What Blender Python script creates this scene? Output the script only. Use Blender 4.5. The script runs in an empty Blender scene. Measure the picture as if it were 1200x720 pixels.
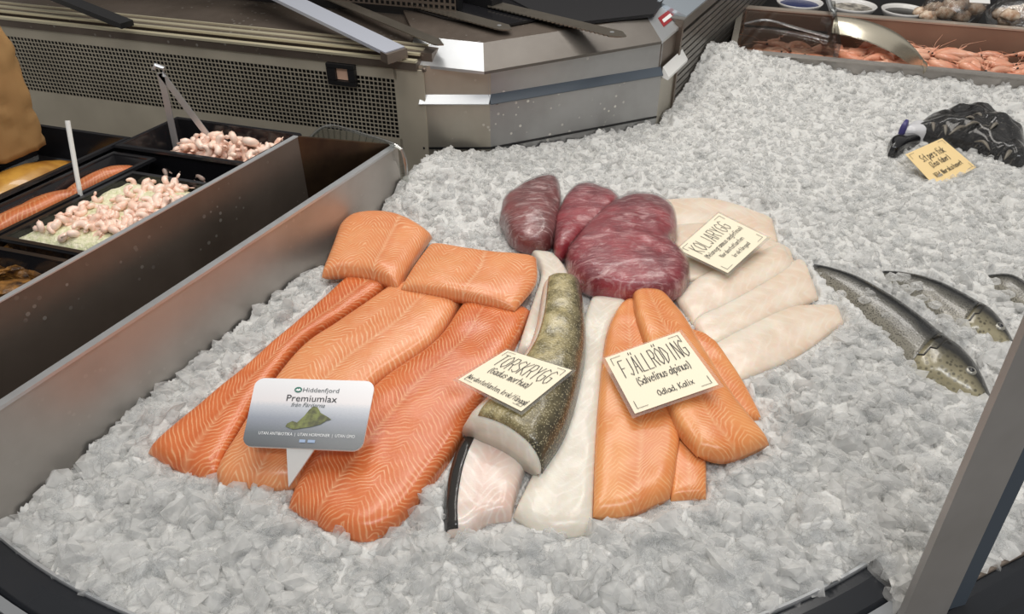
import bpy, bmesh, math, random
import numpy as np
random.seed(7); rng = np.random.default_rng(7)
C = bpy.context.scene.collection

# ------------------------------------------------------------------ camera, world, lights, exposure
F, PITCH, CAMH = 900.0, math.radians(37), 0.64
cam = bpy.data.cameras.new('camera'); cam.sensor_width = 36; cam.lens = 36 * F / 1200
cam.clip_start = 0.02; cam.clip_end = 40
co = bpy.data.objects.new('camera', cam); C.objects.link(co)
co.location = (0, 0, CAMH); co.rotation_euler = (math.pi / 2 - PITCH, 0, 0)
sc = bpy.context.scene; sc.camera = co
sc.view_settings.view_transform = 'Standard'; sc.view_settings.look = 'None'
sc.view_settings.gamma = 1; sc.view_settings.use_curve_mapping = False
sc.view_settings.exposure = 0.0; sc.cycles.transparent_max_bounces = 24
w = bpy.data.worlds.new('store'); sc.world = w; w.use_nodes = True
w.node_tree.nodes['Background'].inputs[0].default_value = (1.0, 0.97, 0.93, 1)
w.node_tree.nodes['Background'].inputs[1].default_value = 0.33
def lamp(name, loc, sx, sy, power, col, rot=(0, 0, 0)):
    l = bpy.data.lights.new(name, 'AREA'); l.shape = 'RECTANGLE'; l.size = sx; l.size_y = sy
    l.energy = power; l.color = col
    o = bpy.data.objects.new(name, l); C.objects.link(o); o.location = loc; o.rotation_euler = rot
lamp('counter_lamp', (-0.30, 1.0, 1.75), 0.25, 1.3, 9.5, (1, .95, .88), (0, 0, math.radians(-28)))
lamp('counter_lamp', (0.60, 1.1, 1.75), 0.25, 1.3, 9.5, (1, .95, .88), (0, 0, math.radians(-28)))
lamp('unseen_hall_light', (0.2, 2.3, 2.1), 1.6, 0.3, 14, (1, .97, .93), (math.radians(-18), 0, 0))
lamp('unseen_hall_light', (0.3, -0.9, 2.3), 2.0, 0.35, 24, (.95, .97, 1), (math.radians(25), 0, 0))  # added fill from the camera side to light the front faces

# ------------------------------------------------------------------ geometry helpers
def ray(px, py):
    a = (px - 600) / F; b = (360 - py) / F
    return np.array([a, math.cos(PITCH) + b * math.sin(PITCH), -math.sin(PITCH) + b * math.cos(PITCH)])
CAM = np.array([0, 0, CAMH])
def at(px, py, z=0.0):
    d = ray(px, py); return CAM + d * ((z - CAMH) / d[2])
def on_plane(px, py, p0, n):
    d = ray(px, py); return CAM + d * (np.dot(np.array(p0) - CAM, n) / np.dot(d, n))
def H0(x, y):                                     # smooth height of the ice bed
    y = np.asarray(y, float); x = np.asarray(x, float)
    h = np.where(y < .9, .055 * (y - .9), .03 * (y - .9))
    h = h + .035 * np.exp(-(((x + .13) / .10) ** 2 + ((y - 1.2) / .10) ** 2))
    h = h + .03 * np.exp(-(((x - .44) / .12) ** 2 + ((y - 1.66) / .14) ** 2))
    dt = (x - .504) * -.2844 + (y - 1.70) * -.9587
    h = h + .030 * np.exp(-(np.maximum(dt, 0) / .07) ** 2) * (dt > -.1)
    h = h - .012 * np.exp(-(((x - .62) / .16) ** 2 + ((y - 1.28) / .1) ** 2))
    return h
def at_ice(px, py, dz=0.0):
    z = dz
    for _ in range(8):
        p = at(px, py, z); z = float(H0(p[0], p[1])) + dz
    return p
def resample(pts, n):
    """Catmull-Rom through the points, n samples evenly along the length"""
    P = np.array(pts, float)
    if len(P) == 2:
        t = np.linspace(0, 1, n)[:, None]; return P[0] * (1 - t) + P[1] * t
    Q = np.vstack([2 * P[0] - P[1], P, 2 * P[-1] - P[-2]])
    out = []
    for i in range(1, len(Q) - 2):
        for t in np.linspace(0, 1, 12, endpoint=False):
            a, b, c, d = Q[i - 1], Q[i], Q[i + 1], Q[i + 2]
            out.append(.5 * (2 * b + (c - a) * t + (2 * a - 5 * b + 4 * c - d) * t * t + (3 * b - a - 3 * c + d) * t ** 3))
    out.append(Q[-2]); out = np.array(out)
    s = np.concatenate([[0], np.cumsum(np.linalg.norm(np.diff(out, axis=0), axis=1))])
    tt = np.linspace(0, s[-1], n)
    return np.stack([np.interp(tt, s, out[:, k]) for k in range(out.shape[1])], 1)
_LAT = np.random.default_rng(3).random((257, 257))
def vnoise(x, y, f):
    x = np.asarray(x, float) * f + 57.3; y = np.asarray(y, float) * f + 91.7
    xi = np.floor(x).astype(int); yi = np.floor(y).astype(int)
    u = x - xi; v = y - yi; u = u * u * (3 - 2 * u); v = v * v * (3 - 2 * v)
    g = lambda i, j: _LAT[i % 256, j % 256]
    return (g(xi, yi) * (1 - u) + g(xi + 1, yi) * u) * (1 - v) + (g(xi, yi + 1) * (1 - u) + g(xi + 1, yi + 1) * u) * v - .5
def inside(poly, x, y):
    poly = np.asarray(poly); r = np.zeros(np.shape(x), bool); n = len(poly)
    for i in range(n):
        x1, y1 = poly[i][:2]; x2, y2 = poly[i - 1][:2]
        c = (y1 > y) != (y2 > y)
        with np.errstate(divide='ignore', invalid='ignore'):
            r ^= c & (x < (x2 - x1) * (y - y1) / (y2 - y1 + 1e-12) + x1)
    return r

def loc_of(o):
    l = np.zeros(3)
    while o is not None:
        l += np.array(o.location); o = o.parent
    return l
def mesh(name, v, f, m, smooth=False, uv=None, mat_idx=None):
    me = bpy.data.meshes.new(name)
    me.from_pydata([tuple(map(float, p)) for p in v], [], [tuple(map(int, q)) for q in f])
    for k in (m if isinstance(m, (list, tuple)) else [m]): me.materials.append(k)
    if smooth: me.polygons.foreach_set('use_smooth', [True] * len(me.polygons))
    if mat_idx is not None: me.polygons.foreach_set('material_index', list(map(int, mat_idx)))
    if uv is not None:
        L = me.uv_layers.new(name='UV'); li = np.zeros(len(me.loops), int); me.loops.foreach_get('vertex_index', li)
        L.data.foreach_set('uv', np.asarray(uv, np.float32)[li].ravel())
    b = bmesh.new(); b.from_mesh(me); bmesh.ops.recalc_face_normals(b, faces=b.faces[:]); b.to_mesh(me); b.free()
    me.update(); return me
def obj(name, v, f, m, parent=None, smooth=False, uv=None, mat_idx=None, kind=None, label=None):
    """one mesh object; v in world coordinates; a top-level one gets its origin at its base"""
    v = np.array(v, float)
    o0 = np.array([v[:, 0].mean(), v[:, 1].mean(), v[:, 2].min()])
    o = bpy.data.objects.new(name, mesh(name, v - o0, f, m, smooth, uv, mat_idx))
    C.objects.link(o)
    if parent is not None:
        o.parent = parent; o.location = tuple(o0 - loc_of(parent))
    else: o.location = tuple(o0)
    if kind: o['kind'] = kind
    if label: o['label'] = label
    return o
def tag(o, label, cat, group=None):
    o['label'] = label; o['category'] = cat
    if group: o['group'] = group
    return o
def thing(name, loc, label, cat, group=None):
    o = bpy.data.objects.new(name, None); C.objects.link(o); o.location = tuple(map(float, loc)); o.empty_display_size = .05
    return tag(o, label, cat, group)
class MB:
    def __init__(s): s.v = []; s.f = []
    def add(s, v, f):
        n = len(s.v); s.v += [np.array(p, float) for p in v]; s.f += [[i + n for i in q] for q in f]; return s
    def hexa(s, c8):                               # bottom 4 then top 4, same winding
        return s.add(c8, [(3, 2, 1, 0), (4, 5, 6, 7), (0, 1, 5, 4), (1, 2, 6, 5), (2, 3, 7, 6), (3, 0, 4, 7)])
    def box(s, fr, a, b, c):                       # box in a frame (O, ex, ey, ez)
        O, ex, ey, ez = [np.array(k, float) for k in fr]
        P = lambda i, j, k: O + ex * i + ey * j + ez * k
        return s.hexa([P(a[0], b[0], c[0]), P(a[1], b[0], c[0]), P(a[1], b[1], c[0]), P(a[0], b[1], c[0]),
                       P(a[0], b[0], c[1]), P(a[1], b[0], c[1]), P(a[1], b[1], c[1]), P(a[0], b[1], c[1])])
    def slab(s, quad, t):                          # quad extruded by vector t
        q = [np.array(p, float) for p in quad]; return s.hexa([p - np.array(t) for p in q] + q)
    def prism(s, poly, t):
        q = [np.array(p, float) for p in poly]; n = len(q); t = np.array(t, float)
        return s.add(q + [p - t for p in q], [list(range(n)), list(range(2 * n - 1, n - 1, -1))] + [(i, i + n, (i + 1) % n + n, (i + 1) % n) for i in range(n)])
    def tube(s, pts, r, n=8, flat=1.0, up=(0, 0, 1)):
        P = [np.array(p, float) for p in pts]; R = r if hasattr(r, '__len__') else [r] * len(P); rings = []
        for i, p in enumerate(P):
            t = P[min(i + 1, len(P) - 1)] - P[max(i - 1, 0)]; t /= np.linalg.norm(t) + 1e-9
            a = np.cross(t, up); a = a / np.linalg.norm(a) if np.linalg.norm(a) > 1e-4 else np.array([1., 0, 0])
            b = np.cross(a, t)
            rings.append([p + R[i] * (a * math.cos(k) + b * flat * math.sin(k)) for k in np.linspace(0, 2 * math.pi, n, endpoint=False)])
        f = [(i * n + k, i * n + (k + 1) % n, (i + 1) * n + (k + 1) % n, (i + 1) * n + k) for i in range(len(P) - 1) for k in range(n)]
        f += [list(range(n - 1, -1, -1)), list(range((len(P) - 1) * n, len(P) * n))]
        return s.add([q for r_ in rings for q in r_], f)
    def ball(s, c, rx, ry=None, rz=None, nu=10, nv=6):
        ry = ry or rx; rz = rz or rx; c = np.array(c, float); v = []; f = []
        for i in range(nv + 1):
            th = math.pi * i / nv
            for k in range(nu):
                ph = 2 * math.pi * k / nu
                v.append(c + np.array([rx * math.sin(th) * math.cos(ph), ry * math.sin(th) * math.sin(ph), rz * math.cos(th)]))
        for i in range(nv):
            for k in range(nu): f.append((i * nu + k, (i + 1) * nu + k, (i + 1) * nu + (k + 1) % nu, i * nu + (k + 1) % nu))
        return s.add(v, f)
    def obj(s, name, m, parent=None, **k): return obj(name, s.v, s.f, m, parent, **k)

# ------------------------------------------------------------------ materials
def srgb(r, g, b):
    f = lambda c: (c / 255 / 12.92) if c < 11 else ((c / 255 + .055) / 1.055) ** 2.4
    return (f(r), f(g), f(b), 1)
class NT:
    def __init__(s, name):
        s.m = bpy.data.materials.new(name); s.m.use_nodes = True; s.t = s.m.node_tree; s.N = s.t.nodes
        s.b = s.N['Principled BSDF']; s._uv = None
    def put(s, sock, v):
        if hasattr(v, 'is_output') or isinstance(v, bpy.types.NodeSocket): s.t.links.new(v, sock)
        elif v is not None: sock.default_value = v
    def set(s, **k):
        for n, v in k.items(): s.put(s.b.inputs[n.replace('_', ' ')], v)
        return s
    def math(s, op, a, b=None, c=None):
        n = s.N.new('ShaderNodeMath'); n.operation = op
        for i, v in enumerate((a, b, c)):
            if v is not None: s.put(n.inputs[i], v)
        return n.outputs[0]
    def mix(s, fac, a, b, mode='MIX'):
        n = s.N.new('ShaderNodeMix'); n.data_type = 'RGBA'; n.blend_type = mode
        s.put(n.inputs[0], fac); s.put(n.inputs[6], a); s.put(n.inputs[7], b); return n.outputs[2]
    def noise(s, scale, detail=3, rough=.5, vec=None, dist=0):
        n = s.N.new('ShaderNodeTexNoise'); n.inputs['Scale'].default_value = scale; n.inputs['Detail'].default_value = detail
        n.inputs['Roughness'].default_value = rough; n.inputs['Distortion'].default_value = dist
        s.put(n.inputs['Vector'], vec if vec is not None else s.pos()); return n.outputs['Fac']
    def voro(s, scale, vec=None, feat='F1', out='Distance'):
        n = s.N.new('ShaderNodeTexVoronoi'); n.feature = feat; n.inputs['Scale'].default_value = scale
        s.put(n.inputs['Vector'], vec if vec is not None else s.pos()); return n.outputs[out]
    def pos(s): 
        n = s.N.new('ShaderNodeTexCoord'); return n.outputs['Object']
    def uv(s):
        n = s.N.new('ShaderNodeTexCoord'); x = s.N.new('ShaderNodeSeparateXYZ'); s.t.links.new(n.outputs['UV'], x.inputs[0])
        return x.outputs[0], x.outputs[1], n.outputs['UV']
    def scalev(s, vec, sx, sy, sz):
        n = s.N.new('ShaderNodeVectorMath'); n.operation = 'MULTIPLY'; s.put(n.inputs[0], vec); n.inputs[1].default_value = (sx, sy, sz); return n.outputs[0]
    def ramp(s, fac, *stops):
        n = s.N.new('ShaderNodeValToRGB'); e = n.color_ramp.elements
        while len(e) < len(stops): e.new(.5)
        for k, (p, c) in zip(e, stops): k.position = p; k.color = c if hasattr(c, '__len__') else (c, c, c, 1)
        s.put(n.inputs[0], fac); return n.outputs[0]
    def bump(s, h, strength=.3, dist=.002):
        n = s.N.new('ShaderNodeBump'); n.inputs['Strength'].default_value = strength; n.inputs['Distance'].default_value = dist
        s.put(n.inputs['Height'], h); s.t.links.new(n.outputs[0], s.b.inputs['Normal']); return s
def simple(name, col, rough=.4, metal=0.0, col2=None, nscale=30, bump=0, bdist=.001, sss=0, trans=0, coat=0):
    n = NT(name)
    c = col if col2 is None else n.mix(n.ramp(n.noise(nscale), (.35, 0), (.65, 1)), col, col2)
    n.set(Base_Color=c, Roughness=rough, Metallic=metal, Transmission_Weight=trans, Coat_Weight=coat)
    if sss: n.set(Subsurface_Weight=sss, Subsurface_Radius=(.012, .006, .004), Subsurface_Scale=1.0)
    if bump: n.bump(n.noise(nscale * 2), bump, bdist)
    return n.m
def steel(name, col, rough, dirty=.3, spots=0.0, sy=(4, 4, 90)):
    n = NT(name); p = n.pos()
    br = n.noise(18, 3, .6, n.scalev(p, *sy)); cl = n.noise(7, 4, .6)
    c = n.mix(n.ramp(cl, (.35, 0), (.75, dirty)), col, (col[0] * .45, col[1] * .42, col[2] * .38, 1))
    r = n.math('MULTIPLY_ADD', br, .16, rough - .05)
    if spots:
        sp = n.ramp(n.voro(70), (.0, 1), (.16, 1), (.2, 0)); k = n.math('MULTIPLY', sp, n.ramp(n.noise(14), (.5, 0), (.6, spots)))
        c = n.mix(k, c, (.75, .73, .68, 1)); n.bump(n.math('ADD', n.math('MULTIPLY', br, .12), k), .35, .001)
    else: n.bump(br, .06, .0006)
    n.set(Base_Color=c, Roughness=r, Metallic=.72); return n.m
STEEL = steel('brushed_steel', (.46, .43, .37, 1), .38, .5, .6)
STEEL_LT = steel('bright_steel', (.62, .64, .66, 1), .34, .25)
STEEL_FACE = steel('droplet_steel', (.40, .40, .40, 1), .32, .45, .9)
STEEL_PERF = simple('perforated_steel', (.66, .60, .48, 1), .4, .35, (.48, .43, .34, 1), 6)
STEEL_PLATE = steel('tray_plate_steel', (.52, .49, .46, 1), .42, .4, .15)
STEEL_DK = steel('dark_reflection_steel', (.22, .18, .15, 1), .40, .6, .35)  # dark surroundings reflected in the steel are put into its colour
STEEL_VENT = steel('vent_steel', (.27, .255, .235, 1), .4, .5)
STEEL_POST = steel('post_steel', (.56, .54, .52, 1), .5, .4)
KNIFE = steel('knife_blade_steel', (.24, .215, .18, 1), .3, .4)
BLACK = simple('black_gloss_plastic', (.012, .012, .014, 1), .18, coat=.3)
BLACK_M = simple('black_matt', (.010, .010, .011, 1), .45)
RIM_BLACK = simple('black_rim_plastic', (.014, .016, .020, 1), .22)
BLUE_GREY = simple('blue_grey_trim', (.075, .095, .12, 1), .35)
WHITE_P = simple('white_plastic', (.82, .82, .80, 1), .3)
PAPER = simple('cream_card_paper', srgb(244, 234, 208), .5)
PAPER_Y = simple('yellowed_card_paper', srgb(236, 208, 152), .5)
INK = simple('black_ink', (.02, .02, .025, 1), .5)
INK_W = simple('white_print_ink', (.85, .86, .87, 1), .5)
INK_G = simple('green_print_ink', srgb(40, 110, 95), .5)
INK_GREY = simple('grey_print_ink', (.10, .12, .13, 1), .5)
RED = simple('red_sticker', srgb(150, 40, 45), .35)
KRAFT = simple('brown_kraft_paper', srgb(178, 140, 90), .75, 0, srgb(160, 120, 74), 12, .3)
def clearmat(name, tint, alpha, rough=.06, bump=0, bscale=60):
    """clear film: mostly transparent with a glossy coat"""
    n = NT(name); tr = n.N.new('ShaderNodeBsdfTransparent'); tr.inputs[0].default_value = tint
    gl = n.N.new('ShaderNodeBsdfGlossy'); gl.inputs['Roughness'].default_value = rough
    fr = n.N.new('ShaderNodeLayerWeight'); fc = n.math('POWER', fr.outputs['Facing'], 4.0)
    mx = n.N.new('ShaderNodeMixShader'); f = n.math('MULTIPLY_ADD', fc, .8, alpha)
    n.t.links.new(f, mx.inputs[0]); n.t.links.new(tr.outputs[0], mx.inputs[1]); n.t.links.new(gl.outputs[0], mx.inputs[2])
    if bump:
        b = n.N.new('ShaderNodeBump'); b.inputs['Strength'].default_value = bump; b.inputs['Distance'].default_value = .003
        h = n.noise(bscale, 3, .6, n.scalev(n.pos(), 1, 2.2, 1), 1.2); n.t.links.new(h, b.inputs['Height'])
        n.t.links.new(b.outputs[0], gl.inputs['Normal']); n.t.links.new(b.outputs[0], fr.inputs['Normal'])
    n.t.links.new(mx.outputs[0], n.N['Material Output'].inputs[0]); return n.m
LAMINATE = clearmat('laminate_film', (.92, .92, .91, 1), .035, .3)
ACRYLIC = clearmat('clear_acrylic', (.86, .87, .86, 1), .10, .08)
WRAP = clearmat('cling_film', (.97, .96, .96, 1), .05, .2, .8, 80)
BAGFILM = clearmat('plastic_bag_film', (.92, .92, .92, 1), .22, .2, 1.0, 40)
def ice_mat(name, trans, rough, bump):
    n = NT(name)
    c = n.mix(n.noise(9, 3), (.66, .66, .645, 1), (.75, .745, .72, 1))
    n.set(Base_Color=c, Roughness=rough, IOR=1.31, Subsurface_Weight=.5, Subsurface_Radius=(.02, .021, .022), Subsurface_Scale=.3, Transmission_Weight=trans)
    n.bump(n.math('ADD', n.noise(190, 4, .7), n.math('MULTIPLY', n.voro(260), .8)), bump, .002); return n.m
ICE = ice_mat('crushed_ice', .05, .22, .5)
def ice_clear():
    """frosted see-through chip: half transparent, more opaque at its edges"""
    n = NT('clear_ice'); tr = n.N.new('ShaderNodeBsdfTransparent'); tr.inputs[0].default_value = (.97, .975, .98, 1)
    lw = n.N.new('ShaderNodeLayerWeight'); lw.inputs[0].default_value = .5
    n.set(Base_Color=(.89, .885, .87, 1), Roughness=.12, IOR=1.31, Specular_IOR_Level=.8)
    n.bump(n.noise(230, 4, .7), .6, .002)
    op = n.math('ADD', n.math('MULTIPLY', n.math('POWER', lw.outputs['Facing'], 1.6), .55), n.math('MULTIPLY', n.ramp(n.noise(38, 2), (.35, .10), (.65, .48)), 1.0))
    tl = n.N.new('ShaderNodeBsdfTranslucent'); tl.inputs[0].default_value = (.86, .86, .84, 1)
    m2 = n.N.new('ShaderNodeMixShader'); m2.inputs[0].default_value = .32; n.t.links.new(n.b.outputs[0], m2.inputs[1]); n.t.links.new(tl.outputs[0], m2.inputs[2])
    mx = n.N.new('ShaderNodeMixShader'); n.t.links.new(op, mx.inputs[0]); n.t.links.new(tr.outputs[0], mx.inputs[1]); n.t.links.new(m2.outputs[0], mx.inputs[2])
    n.t.links.new(mx.outputs[0], n.N['Material Output'].inputs[0]); return n.m
ICE_CLEAR = ice_clear()
def flesh(name, base, dark, line, freq, kink, band, lw=.55, amt=.72, sss=.12, rough=.28, slant=.55, mott=.5):
    """fish flesh: chevron muscle lines from UV (u across, v along, metres)"""
    n = NT(name); u, v, uvv = n.uv()
    wob = n.math('MULTIPLY', n.math('SUBTRACT', n.noise(26, 2, .5), .5), .028)
    au = n.math('PINGPONG', n.math('ADD', n.math('ABSOLUTE', n.math('ADD', u, n.math('MULTIPLY', wob, .3))), .002), kink)
    ph = n.math('ADD', n.math('ADD', n.math('MULTIPLY', au, slant * 2), v), wob)
    s = n.math('SINE', n.math('MULTIPLY', ph, freq * 2 * math.pi))
    s = n.math('POWER', n.math('MULTIPLY_ADD', s, .5, .5), 4.5)
    brk = n.ramp(n.noise(55, 3, .6), (.33, .15), (.6, 1))
    s = n.math('MULTIPLY', n.math('MULTIPLY', s, brk), amt)
    mot = n.ramp(n.noise(15, 3, .6), (.38, 0), (.66, mott)); c = n.mix(mot, base, dark)
    bd = n.math('SUBTRACT', 1, n.math('SMOOTH_MIN', n.math('DIVIDE', n.math('ABSOLUTE', u), band), 1.0, .2))
    c = n.mix(n.math('MULTIPLY', bd, .55), c, dark)
    c = n.mix(s, c, line)
    mid = n.ramp(n.math('ABSOLUTE', n.math('ADD', u, n.math('MULTIPLY', wob, .12))), (0, .45), (.0010, .3), (.0016, 0)); c = n.mix(n.math('MULTIPLY', mid, amt), c, line)
    n.set(Base_Color=c, Roughness=rough, Subsurface_Weight=sss, Subsurface_Radius=(.012, .005, .003), Subsurface_Scale=.5, Coat_Weight=.15, Coat_Roughness=.18)
    n.bump(n.math('ADD', n.math('MULTIPLY', s, .5), n.noise(220, 3, .6)), .22, .0012); return n.m
SALMON = flesh('salmon_flesh', srgb(214, 118, 66), srgb(188, 84, 38), srgb(236, 184, 138), 155, .034, .012)
SALMON_T = flesh('salmon_pale_flesh', srgb(226, 148, 96), srgb(210, 118, 68), srgb(242, 204, 162), 155, .03, .012)
CHAR = flesh('char_flesh', srgb(228, 154, 94), srgb(206, 106, 48), srgb(242, 204, 154), 165, .022, .016, amt=.5)
CODF = flesh('cod_flesh', srgb(226, 219, 206), srgb(214, 205, 190), srgb(240, 236, 228), 60, .03, .01, amt=.35, sss=.45, rough=.25, mott=.6)
COD_PINK = flesh('cod_pink_flesh', srgb(228, 216, 206), srgb(214, 176, 160), srgb(242, 238, 232), 70, .03, .012, amt=.4, sss=.4, rough=.22, mott=.7)
HADD = flesh('haddock_flesh', srgb(232, 220, 204), srgb(222, 196, 172), srgb(240, 234, 224), 50, .03, .012, amt=.3, sss=.5, rough=.3, mott=.8)
SMOKED = flesh('smoked_salmon_flesh', srgb(206, 116, 64), srgb(150, 70, 34), srgb(232, 176, 128), 90, .02, .01, amt=.6, rough=.3)
def speckled(name, back, belly, speck, lo=.35, hi=.75, scale=420, sp_amt=.75, rough=.25):
    """fish skin: dark back to pale belly across u (-1..1) with speckles"""
    n = NT(name); u, v, _ = n.uv()
    t = n.ramp(n.math('ADD', n.math('MULTIPLY_ADD', u, .5, .5), n.math('MULTIPLY', n.math('SUBTRACT', n.noise(30, 3), .5), .25)), (lo, 0), (hi, 1))
    c = n.mix(t, belly, back)
    sp = n.ramp(n.voro(scale), (.28, 1), (.45, 0)); pat = n.ramp(n.noise(40, 2), (.35, .25), (.6, 1))
    c = n.mix(n.math('MULTIPLY', n.math('MULTIPLY', sp, pat), sp_amt), c, speck)
    n.set(Base_Color=c, Roughness=rough, Specular_IOR_Level=.7, Coat_Weight=.4, Coat_Roughness=.1); n.bump(n.voro(scale), .25, .001); return n.m
TROUT = speckled('silver_fish_skin', srgb(30, 32, 33), srgb(136, 132, 120), srgb(26, 25, 23), .12, .56, 420, .85)
TROUT_H = speckled('fish_head_skin', srgb(26, 26, 24), srgb(158, 150, 122), srgb(40, 38, 30), .15, .50, 190, .7)
DORY = None
def cod_skin():
    n = NT('cod_skin'); u, v, _ = n.uv()
    blot = n.ramp(n.noise(70, 4, .65, None, .4), (.4, 0), (.62, 1))
    c = n.mix(blot, srgb(176, 162, 118), srgb(116, 106, 72))
    c = n.mix(n.ramp(n.math('ADD', u, n.math('MULTIPLY', n.math('SUBTRACT', n.noise(30), .5), .02)), (.004, 0), (.03, .88)), c, srgb(42, 38, 30))
    sp = n.math('MULTIPLY', n.ramp(n.voro(380), (.25, 1), (.35, 0)), .5); c = n.mix(sp, c, srgb(206, 196, 160))
    n.set(Base_Color=c, Roughness=.3, Coat_Weight=.4, Coat_Roughness=.15); n.bump(n.voro(330), .35, .0012); return n.m
CODSKIN = cod_skin()
def tuna_mat(name, a, b, glare, k):
    n = NT(name); p = n.pos()
    c = n.mix(n.ramp(n.noise(16, 4, .6), (.35, 0), (.65, 1)), a, b)
    st = n.ramp(n.noise(26, 4, .7, n.scalev(p, 1, 3.2, 1), 1.6), (.50, 0), (.64, k)); c = n.mix(st, c, glare)  # film glare painted in as pale streaks along the fibres
    n.set(Base_Color=c, Roughness=.3, Subsurface_Weight=.15, Subsurface_Radius=(.01, .003, .003), Coat_Weight=.5, Coat_Roughness=.12)
    n.bump(n.noise(60, 4, .7, n.scalev(p, 1, 2.6, 1), 1.4), .6, .003); return n.m
TUNA = tuna_mat('tuna_flesh', srgb(168, 60, 70), srgb(120, 40, 52), srgb(206, 160, 160), .7)
TUNA_P = tuna_mat('tuna_glare_flesh', srgb(150, 78, 78), srgb(108, 56, 56), srgb(196, 166, 164), .8)
def shrimp_mat(name, a, b, line, fr=130):
    n = NT(name); c = n.mix(n.ramp(n.noise(50, 3), (.35, 0), (.65, 1)), a, b)
    oi = n.N.new('ShaderNodeObjectInfo'); c = n.mix(n.math('MULTIPLY', oi.outputs['Random'], .5), c, line)
    n.set(Base_Color=c, Roughness=.3, Subsurface_Weight=.1, Subsurface_Radius=(.008, .004, .003), Coat_Weight=.3); return n.m
PEELED = shrimp_mat('peeled_shrimp', srgb(250, 218, 198), srgb(244, 196, 172), srgb(252, 234, 222))
SHELLON = shrimp_mat('shell_on_shrimp', srgb(236, 172, 140), srgb(224, 144, 112), srgb(244, 206, 180))
SALAD = simple('dill_cream_salad', srgb(240, 234, 206), .4, 0, srgb(206, 208, 164), 190, .6, .003)
PEPPER = simple('peppered_fish', srgb(150, 104, 48), .4, 0, srgb(54, 34, 18), 90, .7, .003)
SMOKESKIN = simple('golden_smoked_skin', srgb(196, 146, 62), .3, 0, srgb(150, 98, 34), 30, .2, coat=.4)
BROWNL = simple('brown_seafood', srgb(170, 128, 96), .4, 0, srgb(232, 216, 194), 60, .3)

# ------------------------------------------------------------------ directions of the counter
nrm = lambda a: np.array(a, float) / np.linalg.norm(a)
U = nrm((.675, 1.252, 0)); Wd = nrm((4.22, -1.252, 0)); D = nrm((2.83, 1.252, 0)); Z = np.array([0, 0, 1.])
nP = np.array([-.2844, -.9587, 0]); nD = np.array([D[1], -D[0], 0]); nU = np.array([U[1], -U[0], 0])
G = np.array([-.162, 1.295, 0]); S = np.array([-.039, 1.295, 0]); R0 = np.array([.285, 1.436, 0])
A0 = np.array([-.525, .525, 0]); B0 = A0 - nU * .06; T0 = np.array([.504, 1.70, 0])

# ------------------------------------------------------------------ outlines of the fish on the ice (photograph pixels, laid onto the ice)
# name: (left edge far->near, right edge far->near, far edge, near edge, z of base above the ice, thickness)
FIL = {
 'salA': ([(418, 316), (372, 360), (300, 424), (230, 481), (171, 526)], [(480, 325), (460, 334), (400, 375), (352, 407), (305, 466), (275, 515), (251, 556)], None, [(171, 526), (205, 546), (251, 558)], 0, .024),
 'salB': ([(470, 328), (402, 376), (354, 409), (307, 468), (274, 518), (250, 552)], [(545, 346), (509, 402), (441, 451), (388, 510), (350, 566)], None, [(250, 552), (262, 566), (305, 569), (350, 566)], .001, .026),
 'salC': ([(549, 346), (511, 402), (443, 451), (372, 529), (336, 590)], [(622, 360), (606, 398), (566, 470), (526, 536), (474, 603), (436, 628)], None, [(336, 590), (380, 616), (415, 628), (436, 628)], 0, .027),
 'salD': ([(398, 262), (388, 290), (376, 320)], [(506, 272), (487, 300), (466, 334)], [(398, 262), (420, 252), (460, 252), (506, 272)], [(376, 320), (405, 318), (432, 322), (466, 334)], .020, .024),
 'salE': ([(505, 283), (488, 305), (469, 335)], [(629, 299), (628, 328), (603, 360)], [(505, 283), (560, 295), (629, 299)], [(469, 335), (530, 346), (603, 360)], .024, .018),
 'codback': ([(621, 294), (634, 320), (624, 355), (606, 412)], [(648, 296), (668, 326), (674, 360), (655, 420)], None, None, 0, .018),
 'codlong': ([(694, 346), (672, 410), (661, 470), (632, 540), (601, 602)], [(740, 348), (716, 385), (707, 430), (700, 510), (694, 622)], None, [(601, 602), (625, 618), (655, 626), (694, 622)], 0, .022),
 'codend': ([(556, 490), (532, 540), (522, 590), (523, 626)], [(634, 520), (614, 555), (604, 585), (599, 606)], None, [(523, 626), (548, 624), (572, 611), (599, 606)], 0, .022),
 'loin': ([(636, 334), (622, 400), (592, 446), (541, 496)], [(680, 333), (686, 400), (666, 490), (632, 546)], None, [(541, 496), (590, 517), (632, 546)], .016, .050),
 'char3': ([(772, 470), (782, 530), (786, 585)], [(812, 470), (826, 530), (828, 582)], None, None, 0, .014),
 'char4': ([(786, 380), (815, 440), (850, 495)], [(832, 392), (866, 440), (893, 490)], None, None, 0, .012),
 'char1': ([(727, 357), (711, 392), (703, 445), (697, 520), (695, 602)], [(752, 352), (772, 420), (795, 500), (793, 540), (786, 580)], [(727, 357), (738, 349), (752, 352)], [(695, 602), (735, 600), (786, 580)], .006, .020),
 'char2': ([(741, 346), (745, 378), (768, 444), (790, 500), (818, 534)], [(776, 342), (803, 376), (830, 420), (864, 472), (903, 516)], [(741, 346), (757, 337), (776, 342)], [(818, 534), (855, 537), (903, 516)], .012, .022),
 'had1': ([(768, 234), (835, 233), (905, 254)], [(778, 268), (840, 272), (912, 282)], None, None, 0, .010),
 'had2': ([(782, 262), (850, 262), (926, 290)], [(798, 330), (850, 322), (934, 316)], None, None, .002, .010),
 'had3': ([(790, 346), (836, 316), (918, 284)], [(812, 377), (868, 352), (932, 314)], None, None, .004, .012),
 'had4': ([(810, 372), (868, 344), (932, 305), (946, 312)], [(828, 408), (880, 386), (960, 348)], None, None, .002, .012),
 'had5': ([(830, 406), (905, 364), (982, 356)], [(862, 447), (930, 419), (990, 378)], None, None, 0, .012),
}
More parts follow.
